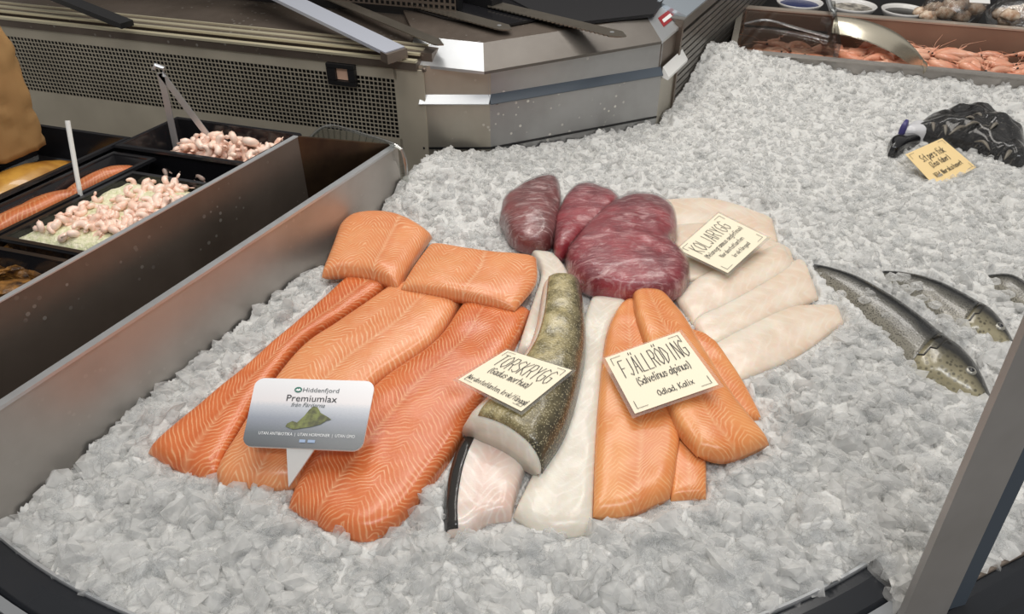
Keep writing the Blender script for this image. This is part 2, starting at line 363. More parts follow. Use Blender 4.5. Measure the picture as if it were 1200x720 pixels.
FISH = {
 'fish1': ([(952, 304), (1000, 322), (1040, 345), (1070, 366), (1104, 393), (1139, 422), (1163, 457)], [(954, 318), (990, 350), (1040, 400), (1072, 436), (1102, 449), (1138, 463), (1161, 466)]),
 'fish2': ([(1030, 312), (1060, 318), (1090, 327), (1132, 346), (1167, 369), (1190, 394)], [(1032, 322), (1066, 348), (1100, 374), (1131, 391), (1160, 397), (1186, 401)]),
 'fish3': ([(1152, 318), (1185, 322), (1215, 342), (1250, 372)], [(1154, 326), (1180, 350), (1215, 378), (1252, 392)]),
}
BLOB = {
 'tuna1': [(585, 256), (592, 233), (622, 217), (650, 212), (658, 232), (654, 262), (648, 284), (625, 292), (598, 282)],
 'tuna2': [(648, 264), (666, 230), (685, 219), (711, 225), (727, 241), (712, 262), (686, 280), (668, 296), (650, 298)],
 'tuna3': [(662, 302), (688, 268), (720, 241), (755, 232), (785, 243), (794, 270), (787, 290), (806, 312), (807, 330), (788, 348), (740, 350), (690, 340), (667, 322)],
 'dory': [(1066, 152), (1090, 135), (1130, 125), (1166, 130), (1192, 150), (1206, 182), (1198, 195), (1166, 184), (1130, 172), (1106, 166), (1084, 158)],
}
FOOT = []
for k, (L, R, T, B, zo, th) in FIL.items():
    FOOT.append([at_ice(*p, zo * .5)[:2] for p in L + R[::-1]])
for k, (L, R) in FISH.items(): FOOT.append([at_ice(*p)[:2] for p in L + R[::-1]])
for k, P in BLOB.items(): FOOT.append([at_ice(*p)[:2] for p in P])

# ------------------------------------------------------------------ floor and far wall of the shop (setting)
o = MB().slab([(-6, -4, -.95), (6, -4, -.95), (6, 7, -.95), (-6, 7, -.95)], (0, 0, .1)).obj('floor', simple('grey_floor_tile', (.16, .15, .14, 1), .5), kind='structure')
o = MB().slab([(-6, 6.5, -.95), (6, 6.5, -.95), (6, 6.5, 3), (-6, 6.5, 3)], (0, -.1, 0)).obj('wall_back', simple('dark_shop_wall', (.10, .09, .085, 1), .7), kind='structure')

# ------------------------------------------------------------------ ice
ARC_C = np.array([-.06, 1.177]); ARC_R = .83
def ice_region(x, y, m=0.0):
    d = lambda o_, n_: (x - o_[0]) * n_[0] + (y - o_[1]) * n_[1]
    ok = d(A0, nU) > m
    cab = (d(G, nP) < m) & (d(S, nD) < m) & (d(R0, nU) < m)
    ok &= ~cab & (d(T0, nP) > m * .5) & (y < 1.78)
    ok &= (((x - ARC_C[0]) ** 2 + (y - ARC_C[1]) ** 2) < (ARC_R + .006 - m) ** 2) | (x > .36)
    ok &= (x < .36) | (y > .400 + .40 * np.maximum(x - .36, 0) + m)
    return ok
def ice_h(x, y):
    h = H0(x, y) + .014 * vnoise(x, y, 9) + .012 * vnoise(x, y, 21) + .006 * vnoise(x, y, 50)
    dw = (x - A0[0]) * nU[0] + (y - A0[1]) * nU[1]
    h = h - .004 * np.exp(-(dw / .03) ** 2)
    de = np.where(x < .36, ARC_R - np.hypot(x - ARC_C[0], y - ARC_C[1]), (y - .405 - .40 * (x - .36)) * .93)
    k = np.clip(de / .022, 0, 1); k = k * k * (3 - 2 * k)
    return h * k + (-.030) * (1 - k)
def in_foot(x, y):
    r = np.zeros(np.shape(x), bool)
    for p in FOOT: r |= inside(p, x, y)
    return r
def build_ice():
    st = .0025; x0, y0 = -.62, .34
    X, Y = np.meshgrid(np.arange(x0, 1.5, st), np.arange(y0, 1.80, st)); ny, nx = X.shape
    hb = ice_h(X, Y); Hh = hb - .006
    n = 34000
    cx = rng.uniform(-.6, 1.45, n); cy = rng.uniform(.36, 1.78, n)
    k = ice_region(cx, cy, .002); cx, cy = cx[k], cy[k]; n = len(cx); cz = ice_h(cx, cy)
    clump = np.clip(.5 + 1.6 * vnoise(cx, cy, 14), 0, 1)
    r = (.006 + .011 * rng.random(n) ** 2.2) * np.where(cy < .8, 1.0 + .5 * clump * (rng.random(n) < .35), .95)
    K = 6
    az = rng.uniform(0, 2 * math.pi, (n, K)); sl = rng.uniform(.35, 1.7, (n, K)); of = rng.uniform(.35, .9, (n, K)); tt = rng.uniform(0, .5, n); ta = rng.uniform(0, 2 * math.pi, n)
    top = rng.uniform(-.30, .50, n)
    for i in range(n):                             # each chip is a small faceted cap, fused into the bed
        ri = r[i]; w_ = int(1.15 * ri / st) + 1
        ci = int((cx[i] - x0) / st); cj = int((cy[i] - y0) / st)
        i0, i1, j0, j1 = max(ci - w_, 0), min(ci + w_ + 1, nx), max(cj - w_, 0), min(cj + w_ + 1, ny)
        dx = X[j0:j1, i0:i1] - cx[i]; dy = Y[j0:j1, i0:i1] - cy[i]
        c_, s_ = np.cos(az[i])[:, None, None], np.sin(az[i])[:, None, None]
        z = tt[i] * (math.cos(ta[i]) * dx + math.sin(ta[i]) * dy) + np.maximum(0, (sl[i][:, None, None] * (c_ * dx + s_ * dy - ri * of[i][:, None, None])).max(0))
        np.maximum(Hh[j0:j1, i0:i1], cz[i] + ri * top[i] - z, out=Hh[j0:j1, i0:i1])
    ok = ice_region(X, Y, .002); ft = in_foot(X, Y)
    nb = np.zeros(X.shape, bool)
    for k in range(1, 9): nb[:-k] |= ft[k:]                # just in front of the fish the ice is pressed down
    Zh = np.where(ft, np.minimum(Hh, H0(X, Y) - .006), np.where(nb, np.minimum(Hh, H0(X, Y) + .002), Hh)); Hh = Zh
    idx = -np.ones(X.shape, int); idx[ok] = np.arange(ok.sum())
    V = np.stack([X[ok], Y[ok], Zh[ok]], 1)
    q = np.stack([idx[:-1, :-1], idx[:-1, 1:], idx[1:, 1:], idx[1:, :-1]], -1).reshape(-1, 4); q = q[(q >= 0).all(1)]
    # loose clear chips lying on the bed: jittered, flattened icosahedra
    t = (1 + 5 ** .5) / 2
    iv = np.array([(-1, t, 0), (1, t, 0), (-1, -t, 0), (1, -t, 0), (0, -1, t), (0, 1, t), (0, -1, -t), (0, 1, -t), (t, 0, -1), (t, 0, 1), (-t, 0, -1), (-t, 0, 1)]) / math.hypot(1, t)
    it = np.array([(0, 11, 5), (0, 5, 1), (0, 1, 7), (0, 7, 10), (0, 10, 11), (1, 5, 9), (5, 11, 4), (11, 10, 2), (10, 7, 6), (7, 1, 8), (3, 9, 4), (3, 4, 2), (3, 2, 6), (3, 6, 8), (3, 8, 9), (4, 9, 5), (2, 4, 11), (6, 2, 10), (8, 6, 7), (9, 8, 1)])
    n = 46000
    cx = rng.uniform(-.6, 1.45, n); cy = rng.uniform(.35, 1.78, n)
    k = ice_region(cx, cy, .007) & ~in_foot(cx, cy); cx, cy = cx[k], cy[k]; n = len(cx)
    r = (.0045 + .0095 * rng.random(n) ** 2.2) * np.clip(1.3 - .75 * (cy - .45), .62, 1.3)
    low = np.zeros(n)
    for dx_, dy_ in ((.012, 0), (-.012, 0), (0, .022), (0, .010), (0, -.012)): low = np.where(in_foot(cx + dx_, cy + dy_), 1.0, low)
    r = np.where(low > 0, r * .55, r)
    sc_ = np.stack([r * rng.uniform(.8, 1.5, n), r * rng.uniform(.7, 1.1, n), r * rng.uniform(.35, .7, n)], 1)
    q4 = rng.normal(size=(n, 4)) * np.array([1, .42, .42, 1.0]); q4 /= np.linalg.norm(q4, axis=1)[:, None]
    w_, x_, y_, z_ = q4.T
    Rm = np.stack([1 - 2 * (y_ ** 2 + z_ ** 2), 2 * (x_ * y_ - z_ * w_), 2 * (x_ * z_ + y_ * w_), 2 * (x_ * y_ + z_ * w_), 1 - 2 * (x_ ** 2 + z_ ** 2), 2 * (y_ * z_ - x_ * w_), 2 * (x_ * z_ - y_ * w_), 2 * (y_ * z_ + x_ * w_), 1 - 2 * (x_ ** 2 + y_ ** 2)], 1).reshape(-1, 3, 3)
    loc = iv[None] * (1 + .55 * (rng.random((n, 12, 1)) - .5)) * sc_[:, None, :]
    pts = np.einsum('nij,nkj->nki', Rm, loc)
    gi, gj = np.clip(((cx - x0) / st).astype(int), 0, nx - 1), np.clip(((cy - y0) / st).astype(int), 0, ny - 1)
    pts += np.stack([cx, cy, Hh[gj, gi] - r * .05 - .002 * low], 1)[:, None, :]
    CV = pts.reshape(-1, 3); CF = (it[None] + (np.arange(n) * 12)[:, None, None]).reshape(-1, 3) + len(V)
    me = bpy.data.meshes.new('ice_bed')
    VV = np.vstack([V, CV]); nq, nt = len(q), len(CF)
    me.vertices.add(len(VV)); me.vertices.foreach_set('co', VV.astype(np.float32).ravel())
    me.loops.add(nq * 4 + nt * 3); me.loops.foreach_set('vertex_index', np.concatenate([q.ravel(), CF.ravel()]).astype(np.int32))
    me.polygons.add(nq + nt)
    me.polygons.foreach_set('loop_start', np.concatenate([np.arange(nq) * 4, nq * 4 + np.arange(nt) * 3]).astype(np.int32))
    me.polygons.foreach_set('loop_total', np.concatenate([np.full(nq, 4), np.full(nt, 3)]).astype(np.int32))
    sm = np.zeros(nq + nt, bool); sm[:nq] = True
    me.update(calc_edges=True); me.polygons.foreach_set('use_smooth', sm); me.materials.append(ICE); me.materials.append(ICE_CLEAR)
    me.polygons.foreach_set('material_index', np.concatenate([np.zeros(nq, np.int32), np.ones(nt, np.int32)])); me.validate()
    o = bpy.data.objects.new('crushed_ice', me); C.objects.link(o); o['kind'] = 'stuff'
    tag(o, 'bed of wet white crushed ice filling the steel display tray', 'ice')
build_ice()

# ------------------------------------------------------------------ ice tray: divider plate, rim, base
tr = thing('display_tray', (0, .9, -.12), 'ice display tray with grey steel side plate and black curved front rim', 'tray')
PL = lambda s, q, z: A0 + U * s - nU * q + Z * z
m = MB(); m.hexa([PL(-.16, .006, -.12), PL(.715, .006, -.12), PL(.715, 0, -.12), PL(-.16, 0, -.12), PL(-.16, .006, .099), PL(.715, .006, .099), PL(.715, 0, .099), PL(-.16, 0, .099)])
m.obj('side_plate', STEEL_PLATE, tr)
m = MB(); m.hexa([PL(-.16, .008, .097), PL(.715, .008, .097), PL(.715, -.002, .097), PL(-.16, -.002, .097), PL(-.16, .008, .101), PL(.715, .008, .101), PL(.715, -.002, .101), PL(-.16, -.002, .101)])
m.obj('plate_edge', STEEL_LT, tr, label='bright folded top edge of the side plate')
arcp = []
for a in np.linspace(math.radians(222), math.radians(299.5), 60): arcp.append((ARC_C[0] + ARC_R * math.cos(a), ARC_C[1] + ARC_R * math.sin(a)))
def sweep(path, prof, name, mt, parent, **k):
    P = np.array(path); v = []; f = []; n = len(prof)
    for i in range(len(P)):
        t = P[min(i + 1, len(P) - 1)] - P[max(i - 1, 0)]; t /= np.linalg.norm(t); o_ = np.array([t[1], -t[0]])
        for r_, z_ in prof: v.append((P[i][0] + o_[0] * r_, P[i][1] + o_[1] * r_, z_))
    for i in range(len(P) - 1):
        for j in range(n): f.append((i * n + j, (i + 1) * n + j, (i + 1) * n + (j + 1) % n, i * n + (j + 1) % n))
    f += [list(range(n)), list(range(len(v) - 1, len(v) - 1 - n, -1))]
    return obj(name, v, f, mt, parent, **k)
RZ = -.022
prof = [(.004, RZ - .1), (.004, RZ), (.014, RZ + .001), (.034, RZ - .001), (.040, RZ - .006), (.060, RZ - .012), (.066, RZ - .03), (.066, RZ - .3), (.06, RZ - .3)]
sweep(arcp, prof, 'front_rim', RIM_BLACK, tr)
sweep(arcp, [(0, RZ - .05), (0, RZ + .004), (.003, RZ + .005), (.004, RZ + .003), (.004, RZ - .05)], 'rim_lip', STEEL_LT, tr, label='thin silver inner lip of the black rim')
arc2 = [(.385, .405), (.43, .43), (.50, .463), (.60, .505), (.75, .56), (.95, .62)]
sweep(resample(arc2, 24), prof, 'front_rim', RIM_BLACK, tr)
sweep(resample(arc2, 24), [(0, RZ - .05), (0, RZ + .002), (.003, RZ + .003), (.004, RZ + .002), (.004, RZ - .05)], 'rim_lip', STEEL_DK, tr)
sweep([(x_ * 1.0, y_) for x_, y_ in arcp], [(.062, RZ - .006), (.062, RZ - .004), (.068, RZ - .006), (.068, RZ - .012)], 'rim_seam', BLUE_GREY, tr)
sweep(arcp, [(.040, RZ - .003), (.040, RZ + .0005), (.050, RZ - .001), (.050, RZ - .006)], 'bumper_strip', simple('grey_bumper', (.22, .23, .24, 1), .4), tr, label='grey strip along the black rim')
m = MB(); m.prism([(-.62, .36, -.11), (.3, .33, -.11), (1.4, .7, -.11), (1.4, 1.6, -.11), (-.2, 1.3, -.11)], (0, 0, .01)); m.obj('tray_bottom', STEEL_DK, tr)

# guard post in front of the right corner
pa = np.array([.355, .388, 0]); ax = np.array([.021, .050, .28]) / .28
gp = thing('guard_post', pa + ax * -.25, 'grey steel guard post leaning across the lower right corner', 'post')
def leaned(p, z): return np.array(p, float) + ax * z
def bar(p0, p1, p2, p3, z0, z1): return MB().hexa([leaned(p, z0) for p in (p0, p1, p2, p3)] + [leaned(p, z1) for p in (p0, p1, p2, p3)])
e1 = nrm((.96, .28, 0)); e2 = nrm((-.28, .96, 0))
bar(pa, pa + e1 * .054, pa + e1 * .054 + e2 * .006, pa + e2 * .006, -.25, .75).obj('post_plate', STEEL_POST, gp)
bar(pa + e1 * .0545 + e2 * .004, pa + e1 * .079 + e2 * .004, pa + e1 * .079 + e2 * .012, pa + e1 * .0545 + e2 * .012, -.25, .75).obj('edge_trim', BLUE_GREY, gp, label='dark blue grey trim along the post')

# ------------------------------------------------------------------ deli cabinet on the left
PQ = lambda s, q, z: B0 + U * s - Wd * q + Z * z
dc = thing('deli_cabinet', PQ(.3, .2, -.12), 'steel deli cabinet side coloured as if reflecting dark, left of the ice tray', 'cabinet')
m = MB(); m.hexa([PQ(-.2, .005, -.12), PQ(.558, .005, -.12), PQ(.558, 0, -.12), PQ(-.2, 0, -.12), PQ(-.2, .005, .164), PQ(.558, .005, .164), PQ(.558, 0, .164), PQ(-.2, 0, .164)]); m.obj('side_panel', STEEL_DK, dc)
m = MB(); m.hexa([PQ(-.2, .006, .164), PQ(.558, .006, .164), PQ(.558, -.001, .164), PQ(-.2, -.001, .164), PQ(-.2, .006, .1655), PQ(.558, .006, .1655), PQ(.558, -.001, .1655), PQ(-.2, -.001, .1655)]); m.obj('panel_edge', STEEL_LT, dc)
c1, c2 = PQ(.558, 0, 0), PL(.712, .006, 0)
m = MB(); q_ = [c1 + Z * -.12, c2 + Z * -.12, c2 + Z * .099, c1 + Z * .164]; m.slab(q_, tuple(-U * .004)); m.obj('end_plate', simple('rusty_brown_steel', (.10, .062, .035, 1), .4, .8, (.05, .03, .02, 1), 20), dc)
m = MB(); m.slab([PQ(-.2, -.055, .0), PQ(.56, -.055, 0), PQ(.56, 0, 0), PQ(-.2, 0, 0)], (0, 0, .004)); m.obj('trench_bottom', STEEL_DK, dc)
m = MB(); m.hexa([PQ(-.2, .62, -.12), PQ(.60, .62, -.12), PQ(.60, .008, -.12), PQ(-.2, .008, -.12), PQ(-.2, .62, .075), PQ(.60, .62, .075), PQ(.60, .008, .075), PQ(-.2, .008, .075)]); m.obj('cabinet_body', BLACK_M, dc)
def pan(s0, s1, q0, q1, z, depth, label, rim=.008):
    """black food pan: thing > basin, rim"""
    t = thing('food_pan', PQ((s0 + s1) / 2, (q0 + q1) / 2, z - depth), label, 'food pan')
    def ring(ds, z_): return [PQ(s0 + ds, q0 + ds, z_), PQ(s1 - ds, q0 + ds, z_), PQ(s1 - ds, q1 - ds, z_), PQ(s0 + ds, q1 - ds, z_)]
    rs = [ring(rim, z), ring(rim + .008, z - depth + .006), ring(rim + .014, z - depth + .002), ring(rim + .012, z - depth), ring(rim + .004, z - depth + .004), ring(rim - .003, z - .002)]
    v = [p for r_ in rs for p in r_]; f = []
    for i in range(2):
        for k in range(4): f.append((i * 4 + k, (i + 1) * 4 + k, (i + 1) * 4 + (k + 1) % 4, i * 4 + (k + 1) % 4))
    f.append((8, 9, 10, 11))
    for i in (3, 4):
        for k in range(4): f.append((i * 4 + k, i * 4 + (k + 1) % 4, (i + 1) * 4 + (k + 1) % 4, (i + 1) * 4 + k))
    f.append((12, 15, 14, 13))
    obj('basin', v, f, BLACK, t)
    rs = [ring(0, z - .002), ring(.001, z + .002), ring(rim - .001, z + .002), ring(rim, z - .003)]
    v = [p for r_ in rs for p in r_]; f = [(i * 4 + k, ((i + 1) % 4) * 4 + k, ((i + 1) % 4) * 4 + (k + 1) % 4, i * 4 + (k + 1) % 4) for i in range(4) for k in range(4)]
    obj('rim', v, f, BLACK, t)
    return t
pan(.465, .582, .012, .228, .157, .07, 'black pan of peeled pink shrimp at the rear of the deli cabinet')
pan(.215, .415, .006, .150, .150, .07, 'black pan of creamy shrimp salad beside the dark steel panel')
pan(.0, .208, .006, .158, .145, .045, 'black pan of peppered fish pieces at the left edge')
pan(.20, .46, .154, .226, .150, .028, 'narrow black pan of smoked salmon strips behind the shrimp salad')
pan(.0, .50, .232, .42, .155, .05, 'large black pan with a golden smoked fish, far left')

# ------------------------------------------------------------------ perforated rear cabinet
FP = lambda s, o_, z: G - Wd * s + nP * o_ + Z * z        # s runs left along the wall
rc = thing('rear_cabinet', FP(.5, -.3, -.12), 'steel rear cabinet with perforated vent panel behind the deli pans', 'cabinet')
frP = (G, -Wd, nP, Z)
def perf_sheet(fr, s0, s1, z0, z1, nx, nz, hole, skew=0):
    O, ex, ey, ez = fr; v = []; f = []; dx = (s1 - s0) / nx; dz = (z1 - z0) / nz
    P = lambda s, z: O + ex * s + ez * z
    for i in range(nx):
        for j in range(nz):
            a, b = s0 + i * dx, z0 + j * dz; h0, h1 = dx * (1 - hole) / 2, dz * (1 - hole) / 2; k = len(v)
            v += [P(a, b), P(a + dx, b), P(a + dx, b + dz), P(a, b + dz), P(a + h0, b + h1), P(a + dx - h0, b + h1), P(a + dx - h0, b + dz - h1), P(a + h0, b + dz - h1)]
            v += [p - ey * .0015 for p in v[k + 4:k + 8]]
            f += [(k, k + 1, k + 5, k + 4), (k + 1, k + 2, k + 6, k + 5), (k + 2, k + 3, k + 7, k + 6), (k + 3, k, k + 4, k + 7)]
            f += [(k + 4, k + 5, k + 9, k + 8), (k + 5, k + 6, k + 10, k + 9), (k + 6, k + 7, k + 11, k + 10), (k + 7, k + 4, k + 8, k + 11)]
    return v, f
v, f = perf_sheet(frP, .045, .93, .040, .152, 108, 14, .80)
obj('perforated_panel', v, f, STEEL_PERF, rc)
MB().box(frP, (.03, .98), (-.03, -.025), (-.1, .17)).obj('panel_backing', BLACK_M, rc)
m = MB(); m.box(frP, (.04, .98), (-.004, 0), (-.12, .040)); m.box(frP, (.04, .98), (-.004, 0), (.152, .172)); m.box(frP, (-.01, .045), (-.004, 0), (-.12, .172)); m.obj('panel_frame', STEEL_PERF, rc)
MB().box(frP, (-.0, .98), (-.03, .004), (.172, .186)).obj('dark_rail', STEEL_DK, rc)  # dark steel rail below the pale slide rails
YW = simple('yellowish_polished_rail', (.72, .66, .48, 1), .3, .5)
for a, (o0, o1, z0, z1) in enumerate([(-.004, .006, .186, .190), (-.020, -.014, .192, .196), (-.040, -.030, .194, .198), (-.058, -.054, .195, .199)]):
    MB().box(frP, (.0, 1.0), (o0, o1), (z0, z1)).obj('slide_rail', YW, rc)
MB().box(frP, (-.02, 1.0), (-.50, -.02), (.15, .196)).obj('cabinet_top', STEEL_DK, rc)
v, f = perf_sheet((FP(0, -.20, 0), -Wd, nP, Z), .0, 1.0, .215, .262, 90, 4, .6)
obj('rear_perforated_strip', v, f, STEEL_DK, rc)
MB().box(frP, (0, 1.0), (-.24, -.215), (.196, .36)).obj('rear_upstand', BLACK_M, rc)
# small framed display on the panel
sb = thing('framed_display', FP(.125, 0, .145), 'small black framed display fixed to the perforated panel', 'display')
m = MB(); m.box(frP, (.116, .170), (.0005, .010), (.133, .141)); m.box(frP, (.116, .170), (.0005, .010), (.164, .171)); m.box(frP, (.116, .129), (.0005, .010), (.142, .163)); m.box(frP, (.153, .170), (.0005, .010), (.142, .163)); m.obj('frame', BLACK_M, sb)
MB().box(frP, (.129, .153), (.001, .004), (.142, .163)).obj('insert', simple('pale_pink_insert', srgb(226, 186, 160), .5), sb)
# acrylic guard with curved corner at the end of the tray
pth = [on_plane(x_, y_, PL(.70, 0, 0), U) for x_, y_ in [(362, 163), (385, 147), (430, 158), (465, 170), (474, 182), (478, 212)]]
base_pts = [on_plane(x_, y_, PL(.70, 0, 0), U) for x_, y_ in [(362, 168), (385, 170), (430, 180), (458, 186), (466, 194), (470, 212)]]
pth = resample(pth, 20); base_pts = resample(base_pts, 20); m = MB()
for i in range(19): m.slab([base_pts[i], base_pts[i + 1], pth[i + 1], pth[i]], tuple(-U * .004))
ag = tag(m.obj('acrylic_guard', ACRYLIC), 'clear acrylic guard with rounded corner at the far end of the side plate', 'guard')
m = MB(); m.tube([p - U * .002 for p in pth], .0028, 8); m.obj('polished_edge', clearmat('acrylic_edge', (.9, .92, .9, 1), .35, .2), ag)

# ------------------------------------------------------------------ steel corner cabinet
cc = thing('corner_cabinet', S + D * .15 - nD * .1 + Z * -.12, 'brushed steel corner cabinet with sloped worktop edge behind the ice', 'cabinet')
K1 = G.copy(); K2 = S.copy(); K3 = R0.copy(); K4 = R0 + U * .10
SF = STEEL
def face(p, q, z0, z1, name, mt, out, t=.004, **k):
    MB().slab([p + Z * z0, q + Z * z0, q + Z * z1, p + Z * z1], tuple(out * t)).obj(name, mt, cc, **k)
face(K1, K2, -.12, .112, 'lower_face', SF, nP); face(K2, K3, -.12, .112, 'lower_face', STEEL_FACE, nD); face(K3, K4, -.12, .105, 'lower_face', SF, nU)
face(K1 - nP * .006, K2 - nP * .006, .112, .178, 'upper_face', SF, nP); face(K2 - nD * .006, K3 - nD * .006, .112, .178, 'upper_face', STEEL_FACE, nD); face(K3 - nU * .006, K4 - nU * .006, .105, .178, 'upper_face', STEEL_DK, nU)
for p, q, n_, mt in ((K1, K2, nP, STEEL_LT), (K2, K3, nD, BLUE_GREY)):  # light caught on the left ledge is put into its brighter steel
    m = MB(); m.hexa([p + Z * .112 - n_ * .008, q + Z * .112 - n_ * .008, q + Z * .112 + n_ * .005, p + Z * .112 + n_ * .005, p + Z * .129 - n_ * .008, q + Z * .129 - n_ * .008, q + Z * .114 + n_ * .006, p + Z * .114 + n_ * .006]); m.obj('ledge_strip', mt, cc)
# bevelled lip: lower edge, upper edge
lo = [np.array(p) for p in ((-.185, 1.314, .178), (-.047, 1.273, .178), (.277, 1.430, .178), (.345, 1.553, .178))]
up = [np.array(p) for p in ((-.172, 1.376, .205), (-.050, 1.339, .205), (.255, 1.484, .205), (.318, 1.600, .205))]
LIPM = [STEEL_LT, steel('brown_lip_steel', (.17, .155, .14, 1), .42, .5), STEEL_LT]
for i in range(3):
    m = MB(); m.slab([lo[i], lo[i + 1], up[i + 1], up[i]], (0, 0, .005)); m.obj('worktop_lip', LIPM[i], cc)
m = MB(); m.prism([up[0], up[1], up[2], up[3], np.array((.55, 2.1, .205)), np.array((-.35, 2.1, .205))], (0, 0, .006)); m.obj('worktop', STEEL_DK, cc)
for p, q, n_ in ((K1, K2, nP), (K2, K3, nD)):
    MB().slab([p + Z * .026 + n_ * .001, q + Z * .026 + n_ * .001, q + Z * .030 + n_ * .001, p + Z * .030 + n_ * .001], tuple(n_ * .002)).obj('base_seam', BLACK_M, cc)
# bolts on left face
for px_, py_ in ((497, 82), (582, 120)):
    p = on_plane(px_, py_, K1 if px_ < 560 else K2, nP if px_ < 560 else nD); n_ = nP if px_ < 560 else nD
    m = MB(); m.tube([p, p + n_ * .004], [.0045, .003], 8); m.obj('bolt', STEEL_DK, cc)
# red sticker on right lip with lettering
bl_, br_ = lo[2], lo[3]; tl_, tr_ = up[2], up[3]
lipP = lambda s, t, d=.0012: (bl_ * (1 - s) + br_ * s) * (1 - t) + (tl_ * (1 - s) + tr_ * s) * t + nrm(np.cross(br_ - bl_, tl_ - bl_)) * d
ln_ = nrm(np.cross(br_ - bl_, tl_ - bl_))
if ln_[2] < 0: ln_ = -ln_
lipP = lambda s, t, d=.0014: (bl_ * (1 - s) + br_ * s) * (1 - t) + (tl_ * (1 - s) + tr_ * s) * t + ln_ * d
st = tag(MB().slab([lipP(.28, .36), lipP(.74, .36), lipP(.74, .74), lipP(.28, .74)], tuple(ln_ * .0012)).obj('warning_sticker', RED), 'small red and white sticker on the sloped steel worktop edge', 'sticker')
MB().slab([lipP(.34, .47, .002), lipP(.68, .47, .002), lipP(.68, .60, .002), lipP(.34, .60, .002)], tuple(ln_ * .0004)).obj('white_stripe', WHITE_P, st)
# price rail strip below, white
pr_ = thing('price_strip', K3 + U * .05 + Z * .105, 'white price strip on the corner cabinet under the red sticker', 'price strip')
m = MB(); m.hexa([K3 + U * .0 + nU * .001 + Z * .108, K3 + U * .115 + nU * .001 + Z * .108, K3 + U * .115 + nU * .014 + Z * .104, K3 + U * .0 + nU * .014 + Z * .104, K3 + nU * .001 + Z * .128, K3 + U * .115 + nU * .001 + Z * .128, K3 + U * .115 + nU * .015 + Z * .110, K3 + nU * .015 + Z * .110]); m.obj('strip', WHITE_P, pr_)

# slatted vent cabinet to the right of the corner
vc = thing('vent_cabinet', R0 + U * .6 - nU * .1 + Z * -.12, 'slatted steel vent cabinet running back behind the ice', 'cabinet')
frV = (R0 + U * .09, U, nU, Z)
MB().box(frV, (0, 1.6), (-.03, -.012), (-.12, .19)).obj('back_panel', STEEL_DK, vc)
for k in range(10): 
    z0 = .022 + k * .0145
    m = MB(); m.hexa([frV[0] + U * a + nU * b + Z * c for a, b, c in ((0, -.012, z0), (1.6, -.012, z0), (1.6, .000, z0 - .003), (0, 0, z0 - .003), (0, -.012, z0 + .009), (1.6, -.012, z0 + .009), (1.6, 0, z0 + .0075), (0, 0, z0 + .0075))])
    m.obj('slat', STEEL_VENT, vc)
MB().box(frV, (0, 1.6), (-.012, .004), (-.12, .012)).obj('lower_panel', STEEL, vc)
MB().box(frV, (-.004, .006), (-.012, .004), (-.12, .19)).obj('end_strip', STEEL_DK, vc)
MB().box(frV, (.0, 1.6), (-.03, .004), (.172, .192)).obj('top_rail', STEEL_VENT, vc)
m = MB(); m.hexa([frV[0] + U * a - nU * b + Z * c for a, b, c in ((.02, -.002, .19), (.5, -.002, .19), (.5, .06, .19), (.02, .06, .19), (.02, -.002, .194), (.5, -.002, .194), (.5, .06, .215), (.02, .06, .215))]); m.obj('top_lip', simple('blue_white_glaze', (.6, .68, .76, 1), .2, .6), vc)

# ------------------------------------------------------------------ support strut and tools on the worktops
def flatbar(name, p, q, wid, t, mt, up_=Z):
    p, q = np.array(p, float), np.array(q, float); d = nrm(q - p); a = nrm(np.cross(d, up_)); b = np.cross(a, d)
    return MB().hexa([p - a * wid / 2, p + a * wid / 2, q + a * wid / 2, q - a * wid / 2] + [k + b * t for k in (p - a * wid / 2, p + a * wid / 2, q + a * wid / 2, q - a * wid / 2)])
s0, s1 = at(463, 62, .205), at(290, -22, .245)
sg = thing('support_strut', s0, 'flat pale steel strut slanting from the corner towards the upper left', 'strut')
flatbar('s', s0, s1, .042, .006, None).obj('strut_bar', simple('pale_blue_steel', (.52, .55, .63, 1), .35, .3), sg)
m = MB(); e = s0; m.box((e, nrm(s1 - s0), nrm(np.cross(s1 - s0, Z)), Z), (-.006, .012), (-.022, .022), (-.012, .004)); m.obj('strut_foot', STEEL_DK, sg)
d0, d1 = at(150, 32, .205), at(20, -20, .235)
tag(flatbar('s', d0, d1, .026, .01, None).obj('dark_bar', BLACK_M), 'dark bar slanting over the rear cabinet at the upper left', 'bar')  # plain dark bar slanting over the rear cabinet
